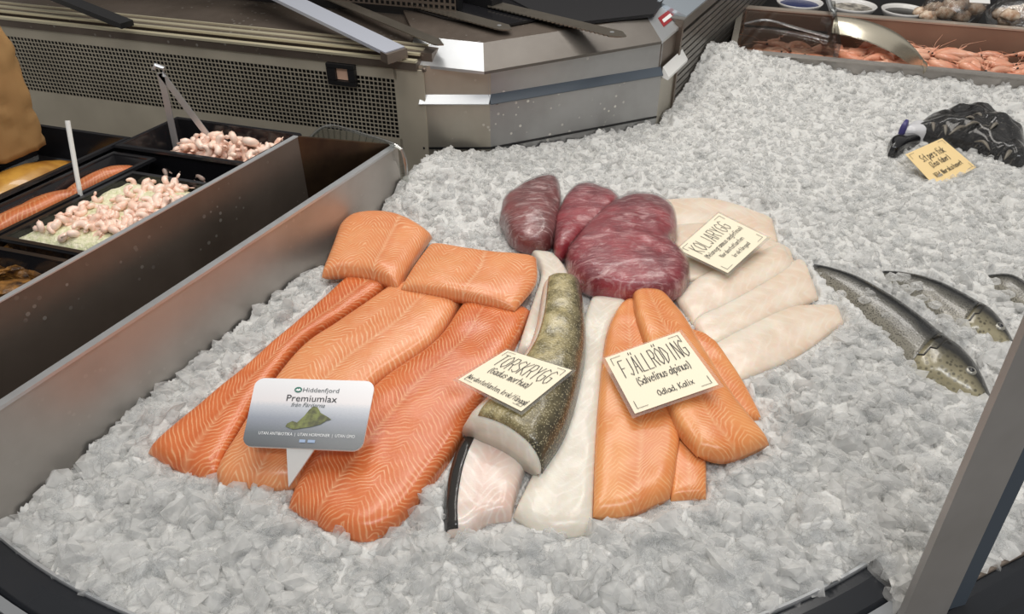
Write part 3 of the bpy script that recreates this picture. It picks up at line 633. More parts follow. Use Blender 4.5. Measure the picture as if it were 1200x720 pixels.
def knife(tip, end, wid, z, label, serr=0, handle=True, hole=True):
    a, b = at(*tip, z), at(*end, z); d = nrm(b - a); n_ = np.array([d[1], -d[0], 0]); L_ = np.linalg.norm(b - a)
    if np.dot(n_, (0, -1, 0)) < 0: n_ = -n_
    t = thing('knife', (a + b) / 2, label, 'knife', 'knives on the steel worktop')
    pts = []; N = 64
    for i in range(N + 1):
        s_ = i / N; e_ = wid / 2 * min(1, math.sqrt(max(s_ * L_ / (wid * .5), 0.0001))) + (serr * (i % 2) if s_ > .05 else 0); pts.append(a + d * s_ * L_ + n_ * e_)
    for i in range(N, -1, -4):
        s_ = i / N; e_ = wid / 2 * min(1, math.sqrt(max(s_ * L_ / (wid * .5), 0.0001))); pts.append(a + d * s_ * L_ - n_ * e_)
    m = MB(); v = [p + Z * .003 for p in pts]; m.prism(v, (0, 0, .0022)); m.obj('blade', KNIFE, t)
    if hole: m = MB(); c_ = a + d * .03 + Z * .0033; m.tube([c_, c_ + Z * .0004], .004, 10); m.obj('tip_mark', STEEL_LT, t)
    if handle:
        m = MB(); m.hexa([b + n_ * k * wid * .45 + d * l_ + Z * h_ for k, l_, h_ in ((-1, -.01, -.002), (1, -.01, -.002), (1, .12, -.002), (-1, .12, -.002), (-1, -.01, .014), (1, -.01, .014), (1, .12, .014), (-1, .12, .014))]); m.obj('handle', BLACK_M, t)
    return t
knife((734, 44), (578, 6), .034, .2135, 'serrated bread knife with a bright scalloped edge, lying furthest right on the worktop', .003)
knife((600, 36), (452, -4), .032, .2125, 'long slicing knife with a ribbed blade, lying left of the bread knife', .0015)
knife((520, 54), (372, -8), .024, .2125, 'dark narrow knife beside the pale strut, nearest the left lip', 0, True, False)
m = MB(); bq = [at(x_, y_, .207) for x_, y_ in ((655, 32), (766, 20), (800, -30), (560, -30), (590, -2))]; m.prism([p + Z * .006 for p in bq], (0, 0, .006))
tag(m.obj('cutting_board', simple('black_cutting_board', (.008, .008, .010, 1), .5)), 'black cutting board on the corner worktop behind the bread knife', 'cutting board')
m = MB(); bq = [at(x_, y_, .207) for x_, y_ in ((520, 22), (585, 33), (655, 20), (560, -30), (470, -30), (440, -2))]; m.prism([p + Z * .004 for p in bq], (0, 0, .004))
tag(m.obj('dark_mat', BLACK), 'dark plastic mat under the knives on the worktop', 'mat')

# ------------------------------------------------------------------ paper bag at left edge
def paper_bag():
    c = at(-4, 176, .157); t = thing('paper_bag', c, 'crumpled brown paper bag standing at the far left edge', 'bag')
    v = []; f = []; nr, nc = 30, 48
    for i in range(nr):
        z_ = .225 * i / (nr - 1); g = 1 - .10 * (i / nr) ** 2
        for k in range(nc):
            a = 2 * math.pi * k / nc; cx_, sx_ = math.cos(a), math.sin(a)
            r_ = (abs(cx_) ** 5 + abs(sx_) ** 5) ** -.2
            n_ = 1 + .22 * float(vnoise(cx_ * .5 + z_ * 2, sx_ * .5 + z_ * 5, 4)) + .1 * float(vnoise(cx_ + z_ * 3, sx_ - z_ * 9, 7))
            p = c + U * (.045 * r_ * cx_ * g * n_) - Wd * (.058 * r_ * sx_ * g * n_) + Z * z_; v.append(p)
    for i in range(nr - 1):
        for k in range(nc): f.append((i * nc + k, i * nc + (k + 1) % nc, (i + 1) * nc + (k + 1) % nc, (i + 1) * nc + k))
    f.append(list(range(nc - 1, -1, -1)))
    o = obj('bag_body', v, f, KRAFT, t, smooth=True)
    m = MB(); top = v[-nc:]; m.tube(top + [top[0]], .003, 5); m.obj('folded_edge', simple('kraft_edge', srgb(206, 176, 126), .7), t)
paper_bag()

# ------------------------------------------------------------------ fillets
def coons(Lp, Rp, Tp, Bp, nu, nv, dz, us=None):
    if us is not None: nu = 61
    L = resample([at_ice(*p, dz) for p in Lp], nv); R = resample([at_ice(*p, dz) for p in Rp], nv)
    T = resample([at_ice(*p, dz) for p in (Tp or [Lp[0], Rp[0]])], nu); B = resample([at_ice(*p, dz) for p in (Bp or [Lp[-1], Rp[-1]])], nu)
    T[0], T[-1], B[0], B[-1] = L[0], R[0], L[-1], R[-1]
    u = np.linspace(0, 1, nu)[None, :, None]; v = np.linspace(0, 1, nv)[:, None, None]
    g = (1 - u) * L[:, None] + u * R[:, None] + (1 - v) * T[None] + v * B[None] - ((1 - u) * (1 - v) * L[0] + u * (1 - v) * R[0] + (1 - u) * v * L[-1] + u * v * R[-1])
    if us is None: return g
    t = (us + 1) / 2 * 60; i = np.clip(np.floor(t).astype(int), 0, 59); k = (t - i)[None, :, None]
    return g[:, i] * (1 - k) + g[:, i + 1] * k
def fillet(name, key, m, p=4.6, q=10, nu=30, nv=56, zfun=None, und=.0010, endmin=.30, swap=False, u0=0.0):
    Lp, Rp, Tp, Bp, zo, th = FIL[key]
    us = np.sin(np.linspace(-math.pi / 2, math.pi / 2, nu)); g = coons(Lp, Rp, Tp, Bp, nu, nv, zo + th * .45, us)
    uu = us[None, :]; vv = np.linspace(-1, 1, nv)[:, None]
    prof = np.maximum(1 - np.abs(uu) ** p, 0) ** (1 / p) * np.maximum(endmin, np.maximum(1 - np.abs(vv) ** q, 0) ** (1 / 3.))
    x, y = g[..., 0], g[..., 1]
    base = H0(x, y) + zo + (zfun(uu, vv) if zfun else 0)
    und_ = und * (vnoise(x, y, 24) + .6 * vnoise(x + 3, y, 60)) * 2
    top = base + (th + und_) * prof
    bot = base - .003 + .35 * th * (1 - np.maximum(1 - np.abs(uu) ** 6, 0) ** (1 / 2.)) * np.ones_like(vv)
    bot = np.minimum(bot, top - .0006)
    wdt = np.linalg.norm(g[:, -1] - g[:, 0], axis=1).mean(); ln = np.linalg.norm(g[-1] - g[0], axis=1).mean()
    UV = np.stack([(uu - u0) * wdt / 2 * np.ones_like(vv), (vv + 1) / 2 * ln * np.ones_like(uu)], -1)
    V = np.concatenate([np.stack([x, y, top], -1).reshape(-1, 3), np.stack([x, y, bot], -1).reshape(-1, 3)])
    uv = np.concatenate([UV.reshape(-1, 2), UV.reshape(-1, 2)]); N = nu * nv; I = np.arange(N).reshape(nv, nu)
    f = []
    for i in range(nv - 1):
        for j in range(nu - 1):
            a, b, c, d = I[i, j], I[i, j + 1], I[i + 1, j + 1], I[i + 1, j]
            f += [(d, c, b, a), (a + N, b + N, c + N, d + N)]
    for i in range(nv - 1):
        f += [(I[i, 0] + N, I[i + 1, 0] + N, I[i + 1, 0], I[i, 0]), (I[i, -1], I[i + 1, -1], I[i + 1, -1] + N, I[i, -1] + N)]
    for j in range(nu - 1):
        f += [(I[0, j], I[0, j + 1], I[0, j + 1] + N, I[0, j] + N), (I[-1, j] + N, I[-1, j + 1] + N, I[-1, j + 1], I[-1, j])]
    o = obj(name, V, f, m, smooth=True, uv=uv)
    return o, np.stack([x, y, top], -1), UV
def patch(name, grid, UV, i0, i1, j0, j1, m, parent, off=.0012, **k):
    g = grid[i0:i1, j0:j1]; w_ = UV[i0:i1, j0:j1]; nv, nu = g.shape[:2]; V = g.reshape(-1, 3).copy()
    du = np.gradient(g, axis=1); dv = np.gradient(g, axis=0); nn = np.cross(du, -dv); nn /= np.linalg.norm(nn, axis=2)[..., None] + 1e-9; nn[nn[..., 2] < 0] *= -1
    V = np.concatenate([V + nn.reshape(-1, 3) * off, V - nn.reshape(-1, 3) * .001]); N = nv * nu; I = np.arange(N).reshape(nv, nu); f = []
    for i in range(nv - 1):
        for j in range(nu - 1): a, b, c, d = I[i, j], I[i, j + 1], I[i + 1, j + 1], I[i + 1, j]; f += [(d, c, b, a), (a + N, b + N, c + N, d + N)]
    for i in range(nv - 1): f += [(I[i, 0] + N, I[i + 1, 0] + N, I[i + 1, 0], I[i, 0]), (I[i, -1], I[i + 1, -1], I[i + 1, -1] + N, I[i, -1] + N)]
    for j in range(nu - 1): f += [(I[0, j], I[0, j + 1], I[0, j + 1] + N, I[0, j] + N), (I[-1, j] + N, I[-1, j + 1] + N, I[-1, j + 1], I[-1, j])]
    return obj(name, V, f, m, parent, smooth=True, uv=np.concatenate([w_.reshape(-1, 2)] * 2), **k)
gs = 'salmon pieces on the ice'
o, _, _ = fillet('salmon_fillet', 'salA', SALMON, u0=.2); tag(o, 'leftmost long orange salmon fillet, its left side against bare ice', 'salmon fillet', gs)
o, _, _ = fillet('salmon_fillet', 'salB', SALMON_T, u0=.1); tag(o, 'middle long salmon fillet lying under the printed salmon sign', 'salmon fillet', gs)
o, _, _ = fillet('salmon_fillet', 'salC', SALMON, u0=-.25); tag(o, 'rightmost long salmon fillet, wide with a curved line down its middle', 'salmon fillet', gs)
o, _, _ = fillet('salmon_piece', 'salD', SALMON_T, u0=.3, p=3.4); tag(o, 'short thick salmon piece across the far end, nearest the side plate', 'salmon fillet', gs)
o, _, _ = fillet('salmon_piece', 'salE', SALMON_T, p=3, u0=.1); tag(o, 'flat rectangular salmon piece laid over the far ends of two long fillets', 'salmon fillet', gs)
gc = 'cod pieces on the ice'
o, _, _ = fillet('cod_fillet', 'codback', CODF, und=.0015); tag(o, 'white cod fillet emerging behind the speckled skin-on cod loin', 'cod fillet', gc)
o, _, _ = fillet('cod_fillet', 'codlong', CODF, und=.0012); tag(o, 'long white cod fillet between the skin-on loin and the orange char', 'cod fillet', gc)
o, gr, UVc = fillet('cod_fillet', 'codend', COD_PINK, und=.002); tag(o, 'short pinkish white cod piece with black skin edge below the loin', 'cod fillet', gc)
patch('skin_edge', gr, UVc, 8, 55, 0, 9, simple('black_cod_skin', (.02, .018, .016, 1), .25, coat=.5), o, label='black strip of skin along the left edge')
o, gr, UVc = fillet('cod_loin', 'loin', CODF, p=3.0, q=26, und=.002, endmin=.75); tag(o, 'thick cod loin with olive speckled skin and a white cut end', 'cod fillet', gc)
patch('skin', gr, UVc, 1, 55, 8, 30, CODSKIN, o, label='olive and black speckled skin of the loin')
gh = 'arctic char fillets on the ice'
o, _, _ = fillet('char_fillet', 'char3', CHAR); tag(o, 'small end of a char fillet showing between the two big ones, lowest', 'char fillet', gh)
o, _, _ = fillet('char_fillet', 'char4', CHAR); tag(o, 'thin char fillet edge showing along the right side of the stack', 'char fillet', gh)
o, _, _ = fillet('char_fillet', 'char1', CHAR, u0=.05); tag(o, 'left orange char fillet beside the long white cod fillet', 'char fillet', gh)
o, _, _ = fillet('char_fillet', 'char2', CHAR, u0=-.1, zfun=lambda a, b: .006 * (1 - a) * .5); tag(o, 'right orange char fillet on top, its point towards the right', 'char fillet', gh)
gk = 'haddock fillets on the ice'
for k_, lab in (('had1', 'furthest pale haddock fillet, behind the haddock card'), ('had2', 'pale haddock fillet lying directly under the haddock card'), ('had3', 'pale haddock fillet just below the haddock card beside the tuna'), ('had4', 'pale haddock fillet second from the front of the row'), ('had5', 'front haddock fillet with a pinkish right tip')):
    o, _, _ = fillet('haddock_fillet', k_, HADD, p=3.4, q=7, und=.0012); tag(o, lab, 'haddock fillet', gk)

# ------------------------------------------------------------------ tuna steaks in film
def blob(name, P, th, m, z0=0.0, p=3.4, nr=20, na=72, und=.0025, parent=None, grow=1.0, lift=0.0, tilt=(0, 0)):
    O = np.array([at_ice(*q_, z0 + th * .35)[:2] for q_ in P]); O = resample(np.vstack([O, O[:1]]), na + 1)[:-1]
    c = O.mean(0); base = float(H0(*c)) + z0 - .004; V = []; f = []
    for i in range(nr + 1):
        k = i / nr
        xy = c + (O - c) * k * grow
        e = max(0, 1 - k ** p) ** (1 / p)
        z_ = base + th * (.22 + .78 * e) * grow + lift + e * und * 2.4 * (vnoise(xy[:, 0], xy[:, 1], 22) + .6 * vnoise(xy[:, 0] + 5, xy[:, 1], 55)) + (xy[:, 0] - c[0]) * tilt[0] + (xy[:, 1] - c[1]) * tilt[1]
        V += [(a, b, float(z)) for (a, b), z in zip(xy, z_)]
    n0 = len(V)
    V += [(a, b, base) for a, b in c + (O - c) * .93 * grow]
    for i in range(nr):
        for k in range(na): f.append((i * na + k, (i + 1) * na + k, (i + 1) * na + (k + 1) % na, i * na + (k + 1) % na))
    for k in range(na): f.append((nr * na + k, n0 + k, n0 + (k + 1) % na, nr * na + (k + 1) % na))
    f.append([n0 + k for k in range(na - 1, -1, -1)])
    return obj(name, V, f, m, parent, smooth=True)
gt = 'film-wrapped tuna steaks'
for k_, th, mt, lab in (('tuna1', .050, TUNA_P, 'leftmost tuna steak, brownish with painted glare streaks in clear film'), ('tuna2', .046, TUNA, 'middle tuna steak, red and mostly behind the largest one'), ('tuna3', .056, TUNA, 'largest dark red tuna steak in wrinkled clear film, right')):
    o = tag(blob('tuna_steak', BLOB[k_], th, mt), lab, 'tuna steak', gt)
    blob('plastic_wrap', BLOB[k_], th, WRAP, und=.0030, parent=o, grow=1.015, lift=.0015)

# ------------------------------------------------------------------ whole fish on the ice
def whole_fish(key, label, th=.030, head=True, sink=.012):
    Lp, Rp = FISH[key]; nv, nu = 48, 22
    g = coons(Lp, Rp, None, None, nu, nv, th * .25)
    x, y = g[..., 0], g[..., 1]; uu = np.linspace(-1, 1, nu)[None, :]; vv = np.linspace(-1, 1, nv)[:, None]
    wd = np.linalg.norm(g[:, -1] - g[:, 0], axis=1)[:, None]
    tt = np.minimum(th, wd * .36) * np.sqrt(np.maximum(1 - uu ** 2, 0)) * np.maximum(.15, np.sqrt(np.maximum(1 - np.abs(vv) ** 14, 0)))
    base = H0(x, y) - sink + .6 * th * .6
    top = base + tt; bot = base - tt * .8 - .0008
    UV = np.stack([-uu * np.ones_like(vv), (vv + 1) / 2 * np.ones_like(uu)], -1)
    t = thing('whole_fish', (x.mean(), y.mean(), base.min()), label, 'fish', 'whole silver fish on the ice')
    def shell(i0, i1, m, name, grow=0.0):
        gx, gy, tp, bt, w_ = x[i0:i1], y[i0:i1], top[i0:i1] + grow, bot[i0:i1], UV[i0:i1]; n1 = i1 - i0
        V = np.concatenate([np.stack([gx, gy, tp], -1).reshape(-1, 3), np.stack([gx, gy, bt], -1).reshape(-1, 3)]); N = n1 * nu; I = np.arange(N).reshape(n1, nu); f = []
        for i in range(n1 - 1):
            for j in range(nu - 1): a, b, c, d = I[i, j], I[i, j + 1], I[i + 1, j + 1], I[i + 1, j]; f += [(a, b, c, d), (d + N, c + N, b + N, a + N)]
            f += [(I[i, 0] + N, I[i, 0], I[i + 1, 0], I[i + 1, 0] + N), (I[i, -1], I[i, -1] + N, I[i + 1, -1] + N, I[i + 1, -1])]
        for j in range(nu - 1): f += [(I[0, j], I[0, j] + N, I[0, j + 1] + N, I[0, j + 1]), (I[-1, j + 1], I[-1, j + 1] + N, I[-1, j] + N, I[-1, j])]
        return obj(name, V, f, m, t, smooth=True, uv=np.concatenate([w_.reshape(-1, 2)] * 2))
    ih = int(nv * .70) if head else nv
    shell(0, ih, TROUT, 'body')
    P3 = lambda i, j, d=.0: np.array([x[i, j], y[i, j], top[i, j] + d])
    if head:
        shell(ih - 1, nv, TROUT_H, 'head', .0012)
        # gill cover seam, mouth, eye
        m = MB(); m.tube([P3(int(ih + 2 - 5 * abs(j / 21 - .45)), j, .001) for j in range(6, 19)], .0013, 6); m.obj('gill_edge', simple('dark_gill', (.02, .018, .014, 1), .3), t)
        ie = nv - 7; e = P3(ie, 11, .000)
        m = MB(); m.ball(e, .0075, .0075, .004, 12, 6); ey = m.obj('eye', simple('silver_eye', (.35, .34, .30, 1), .15, .4), t, smooth=True)
        m = MB(); m.ball(e + np.array([0, -.001, .0022]), .0042, .0042, .0028, 10, 6); m.obj('pupil', BLACK, ey, smooth=True)
        m = MB(); m.tube([P3(nv - 1 - k, 15 - k // 2, .0004) for k in range(0, 5)], .0007, 5); m.obj('mouth', BLACK_M, t)
    d1 = [P3(i, 0, .0) for i in range(10, 34)]
    m = MB(); m.tube([p + Z * .001 for p in d1], [.0035 * math.sin(math.pi * (i + .5) / len(d1)) + .0008 for i in range(len(d1))], 6); m.obj('dorsal_fin', simple('dark_blue_fin', (.03, .035, .045, 1), .18), t)
    a, b = P3(0, 4), P3(0, 18); d_ = nrm((a + b) / 2 - P3(4, 11)); 
    m = MB(); n_ = nrm(b - a); m.prism([a, (a + b) / 2 + d_ * .004, b, b + d_ * .02 + n_ * .010, (a + b) / 2 + d_ * .014, a + d_ * .024 - n_ * .012], (0, 0, .002)); m.obj('tail_fin', simple('dark_tail', (.05, .048, .04, 1), .3), t)
whole_fish('fish1', 'nearest whole silver fish, head towards the guard post')
whole_fish('fish2', 'second whole silver fish, half buried behind the nearest one', .026)
whole_fish('fish3', 'third whole fish, mostly buried in ice at the right edge', .024, False)
# loose ice chips over the fish
chipm = []
for (px_, py_, r_) in [(1020, 345, .010), (1028, 352, .008), (1012, 352, .009), (985, 345, .008), (1000, 368, .010), (1022, 385, .011), (1040, 370, .008), (1050, 412, .010), (1062, 340, .011), (1078, 350, .010), (1095, 358, .009), (1075, 335, .010), (1058, 325, .011), (1110, 378, .010), (1128, 392, .010), (1045, 325, .010), (1165, 330, .010), (1180, 345, .011), (1150, 395, .008), (1090, 372, .009), (1016, 340, .006), (1034, 392, .010), (1066, 428, .010)]:
    p = at_ice(px_, py_, .021); m = MB(); m.ball(p, r_, r_ * .8, r_ * .5, 7, 4)
    v = np.array(m.v); v += (rng.random(v.shape) - .5) * r_ * .35; o = obj('ice_lump', v, m.f, ICE_CLEAR); tag(o, 'loose clear ice lump lying on the whole fish', 'ice lump', 'ice lumps on the whole fish')

# black fish behind the card
def dory():
    n = NT('black_fish_skin'); p = n.pos()
    c = n.mix(n.ramp(n.noise(60, 5, .7, n.scalev(p, 1, 3.6, 1), .6), (.58, 0), (.70, .6)), (.008, .008, .009, 1), srgb(140, 134, 122))
    n.set(Base_Color=c, Roughness=.22, Coat_Weight=.6, Coat_Roughness=.08); n.bump(n.noise(90, 4, .7, n.scalev(p, 1, 2.2, 1), .8), .9, .006)
    o = blob('black_fish', BLOB['dory'], .062, n.m, z0=-.004, p=2.2, und=.009); tag(o, 'black glossy whole fish with pale streaks, behind the yellowed card', 'fish')
    blob('head', [(1041, 180), (1041, 169), (1053, 161), (1070, 158), (1080, 163), (1068, 170), (1052, 180)], .030, simple('black_fish_head', (.01, .01, .012, 1), .2, coat=.5), parent=o, und=.003)
    blob('gill_plate', [(1056, 158), (1062, 150), (1078, 146), (1092, 152), (1086, 160), (1070, 161)], .036, simple('white_film', (.62, .62, .64, 1), .25), parent=o, und=.004)
    blob('blue_tag', [(1052, 157), (1057, 150), (1063, 151), (1060, 158)], .040, simple('blue_violet_tag', srgb(70, 66, 120), .4), parent=o, und=0)
    for px_, py_, dx, dy in ((1112, 158, 22, -9), (1128, 150, 22, -4), (1140, 135, 12, 6), (1104, 148, 4, 10), (1090, 145, 4, 9), (1142, 166, 18, 10), (1160, 152, 10, -5), (1185, 178, -8, 9), (1128, 140, 16, 3)):
        a, b = at_ice(px_, py_, .052), at_ice(px_ + dx, py_ + dy, .052); mid = (a + b) / 2 + Z * .008
        m = MB(); m.tube(resample([a, mid, b], 8), [.001, .002, .003, .0035, .0035, .003, .002, .001], 8, .6); m.obj('fin_ray', simple('pale_fin', srgb(112, 106, 96), .3) if 'pale_fin' not in bpy.data.materials else bpy.data.materials['pale_fin'], o, smooth=True)
dory()

# ------------------------------------------------------------------ lettering
GLY = {
 'A': '00 28 40|13 33', 'B': '00 08 37 45 34 04|34 43 31 00', 'D': '00 08 27 44 21 00', 'E': '40 00 08 48|04 34', 'F': '00 08 48|04 34', 'G': '47 28 06 02 20 41 44 24',
 'I': '20 28', 'J': '38 32 20 01', 'K': '00 08|48 04 40', 'L': '08 00 40', 'N': '00 08 40 48', 'O': '20 02 06 28 46 42 20', 'R': '00 08 38 46 34 04|24 40', 'S': '47 28 06 05 43 41 20 01',
 'T': '20 28|08 48', 'U': '08 02 20 42 48', 'Y': '24 08|48 24 20', 'V': '08 20 48', 'H': '00 08|40 48|04 44', 'M': '00 08 24 48 40', 'Z': '08 48 00 40', 'P': '00 08 37 45 34 04',
 'a': '44 25 03 01 20 42|45 40', 'b': '08 00 30 42 44 25 03', 'c': '44 25 03 01 20 41', 'd': '44 25 03 01 20 42|48 40', 'e': '03 43 44 25 03 01 20 41', 'f': '48 27 20|05 45', 'g': '44 25 03 01 20 42|45 4b 2c 0b',
 'h': '08 00|04 25 44 40', 'i': '25 20|27 28', 'k': '08 00|45 02 40', 'l': '28 20', 'm': '00 05|04 15 24 20|24 35 44 40', 'n': '05 00|04 25 44 40', 'o': '20 02 03 25 43 42 20', 'p': '0c 05|04 25 44 42 20 01',
 'r': '05 00|03 25 45', 's': '44 25 04 42 20 01', 't': '28 21 30|05 45', 'u': '05 01 20 42|45 40', 'v': '05 20 45', 'x': '05 40|45 00', 'j': '25 2b 0c|27 28', 'y': '05 20|45 1c', 'z': '05 45 00 40', 'q': '44 25 03 01 20 42|45 4c',
 '(': '38 15 12 3a', ')': '18 35 32 1a', ',': '21 1a', '.': '20 21', ':': '20 21|24 25', '-': '03 43', '/': '00 48', 'w': '05 10 24 30 45',
 'Ä': '00 28 40|13 33|1A 1B|3A 3B', 'Ö': '20 02 06 28 46 42 20|1A 1B|3A 3B', 'ä': '44 25 03 01 20 42|45 40|17 16|37 36', 'å': '44 25 03 01 20 42|45 40|27 37 28 27', 'ö': '20 02 03 25 43 42 20|17 16|37 36', ' ': ''}
YV = {'a': -1, 'b': -2, 'c': -3, 'A': 9, 'B': 10}
def gpts(s):
    return [[(int(k[0]) / 4, YV.get(k[1], None) if k[1] in YV else int(k[1])) for k in pl.split()] for pl in s.split('|') if pl]
def rect_plane(px4, zc):
    """plane (normal) on which the four seen corners come closest to a rectangle"""
    c0 = at_ice(*np.mean(px4, 0), zc); best = None
    for ti in np.radians(np.arange(0, 46, 2.5)):
        for az in np.radians(np.arange(-60, 61, 7.5)):
            n = np.array([math.sin(ti) * math.sin(az), -math.sin(ti) * math.cos(az), math.cos(ti)])
            q_ = [on_plane(*p, c0, n) for p in px4]; e = [q_[(i + 1) % 4] - q_[i] for i in range(4)]; l_ = [np.linalg.norm(k) for k in e]
            cost = sum((np.dot(e[i], e[(i + 1) % 4]) / l_[i] / l_[(i + 1) % 4]) ** 2 for i in range(4)) + ((l_[0] - l_[2]) / l_[0]) ** 2 + ((l_[1] - l_[3]) / l_[1]) ** 2 + .10 * (ti - .15) ** 2 + .01 * az * az * ti
            if best is None or cost < best[0]: best = (cost, n, q_)
    return best[1], best[2]
class Card:
    def __init__(s, px4, zc, n=None):
        s.n, q_ = rect_plane(px4, zc)
        s.q = q_; s.TL, s.TR, s.BR, s.BL = q_
        s.w = (np.linalg.norm(s.TR - s.TL) + np.linalg.norm(s.BR - s.BL)) / 2; s.h = (np.linalg.norm(s.BL - s.TL) + np.linalg.norm(s.BR - s.TR)) / 2
    def P(s, a, b, d=0): return (s.TL * (1 - a) + s.TR * a) * (1 - b) + (s.BL * (1 - a) + s.BR * a) * b + s.n * d
    def strokes(s, m, text, a0, a1, b_top, b_bot, lw, d=.0009):
        """ribbon strokes: text from a0 to a1, capitals from b_top to b_bot (fractions of the card)"""
        n = sum(.55 if ch in ' .,:(){}|il-' else 1.0 for ch in text); cell = (a1 - a0) / n; x = a0
        for ch in text:
            wch = .55 if ch in ' .,:()il-' else 1.0
            for pl in gpts(GLY.get(ch, '')):
                jit = random.uniform(-.03, .03); pts = []
                for gx, gy in pl:
                    a = x + cell * wch * (.14 + .72 * gx); b = b_bot - (b_bot - b_top) * (gy / 8 + jit * .5); pts.append((a * s.w, b * s.h))
                for (ax_, ay), (bx, by) in zip(pts[:-1], pts[1:]):
                    dx, dy = bx - ax_, by - ay; l_ = math.hypot(dx, dy) + 1e-9; nx, ny = -dy / l_ * lw / 2, dx / l_ * lw / 2; ex, ey = dx / l_ * lw * .4, dy / l_ * lw * .4
                    q_ = [(ax_ - ex + nx, ay - ey + ny), (bx + ex + nx, by + ey + ny), (bx + ex - nx, by + ey - ny), (ax_ - ex - nx, ay - ey - ny)]
                    m.add([s.P(u_ / s.w, v_ / s.h, d) for u_, v_ in q_], [(0, 1, 2, 3)])
            x += cell * wch
def price_card(px4, zc, paper, lines, label, grp='handwritten fish cards', lam=.05, corners=True):
    c = Card(px4, zc)
    o = MB().slab([c.BL, c.BR, c.TR, c.TL], tuple(c.n * .0006)).obj('fish_card', paper); tag(o, label, 'sign', grp)
    if lam:
        e = lam; ea = e * min(1, c.h / c.w); q_ = [c.P(-ea, 1 + e, .0002), c.P(1 + ea, 1 + e, .0002), c.P(1 + ea, -e * .6, .0002), c.P(-ea, -e * .6, .0002)]
        MB().slab([p - c.n * .0007 for p in q_], tuple(c.n * .0006)).obj('laminate', LAMINATE, o, label='clear laminated border')
    m = MB()
    for ln in lines: c.strokes(m, *ln)
    m.obj('lettering', INK, o)
    if corners:
        g_ = .05; L_ = .13; t_ = .006
        for a, b, sa, sb_ in ((g_, g_, 1, 1), (1 - g_, g_, -1, 1), (1 - g_, 1 - g_, -1, -1), (g_, 1 - g_, 1, -1)):
            m = MB(); m.add([c.P(a_, b_, .0009) for a_, b_ in ((a, b), (a + sa * L_, b), (a + sa * L_, b + sb_ * t_), (a + sa * t_, b + sb_ * t_), (a + sa * t_, b + sb_ * L_), (a, b + sb_ * L_))], [(0, 1, 2, 3), (0, 3, 4, 5)])
            m.obj('corner_mark', INK, o)
    return c
price_card([(594, 410), (670, 434), (611, 482), (537, 445)], .070, PAPER, [('TORSKRYGG', .08, .92, .13, .43, .0008), ('(Gadus morhua)', .16, .78, .48, .62, .0007), ('Nordostatlanten, krok/fångad', .05, .97, .80, .90, .00055)], 'handwritten cream card reading TORSKRYGG on the speckled cod loin')
price_card([(709, 420), (796, 389), (842, 451), (744, 485)], .048, PAPER, [('FJÄLLRÖDING', .10, .95, .13, .43, .0009), ('(Salvelinus alpinus)', .20, .86, .49, .62, .0008), ('Odlad, Kalix', .34, .78, .78, .87, .0008)], 'handwritten cream card reading FJÄLLRÖDING on the orange char fillets')
price_card([(794, 292), (842, 250), (899, 278), (853, 320)], .034, PAPER, [('KOLJARYGG', .10, .86, .12, .40, .0008), ('(Melanogrammus aeglefinus)', .08, .94, .46, .56, .0006), ('Nordostatlanten', .22, .76, .64, .73, .0006), ('krokfångad', .34, .72, .80, .88, .0006)], 'handwritten cream card reading KOLJARYGG on the pale haddock fillets')
price_card([(1061, 181), (1104, 162), (1144, 196), (1099, 222)], .024, PAPER_Y, [('S:t pers fisk', .20, .80, .16, .34, .0009), ('(Zeus faber)', .26, .74, .40, .54, .0008), ('Vild, Norska havet', .16, .86, .66, .78, .0008)], 'yellowed handwritten card in the ice in front of the black fish')

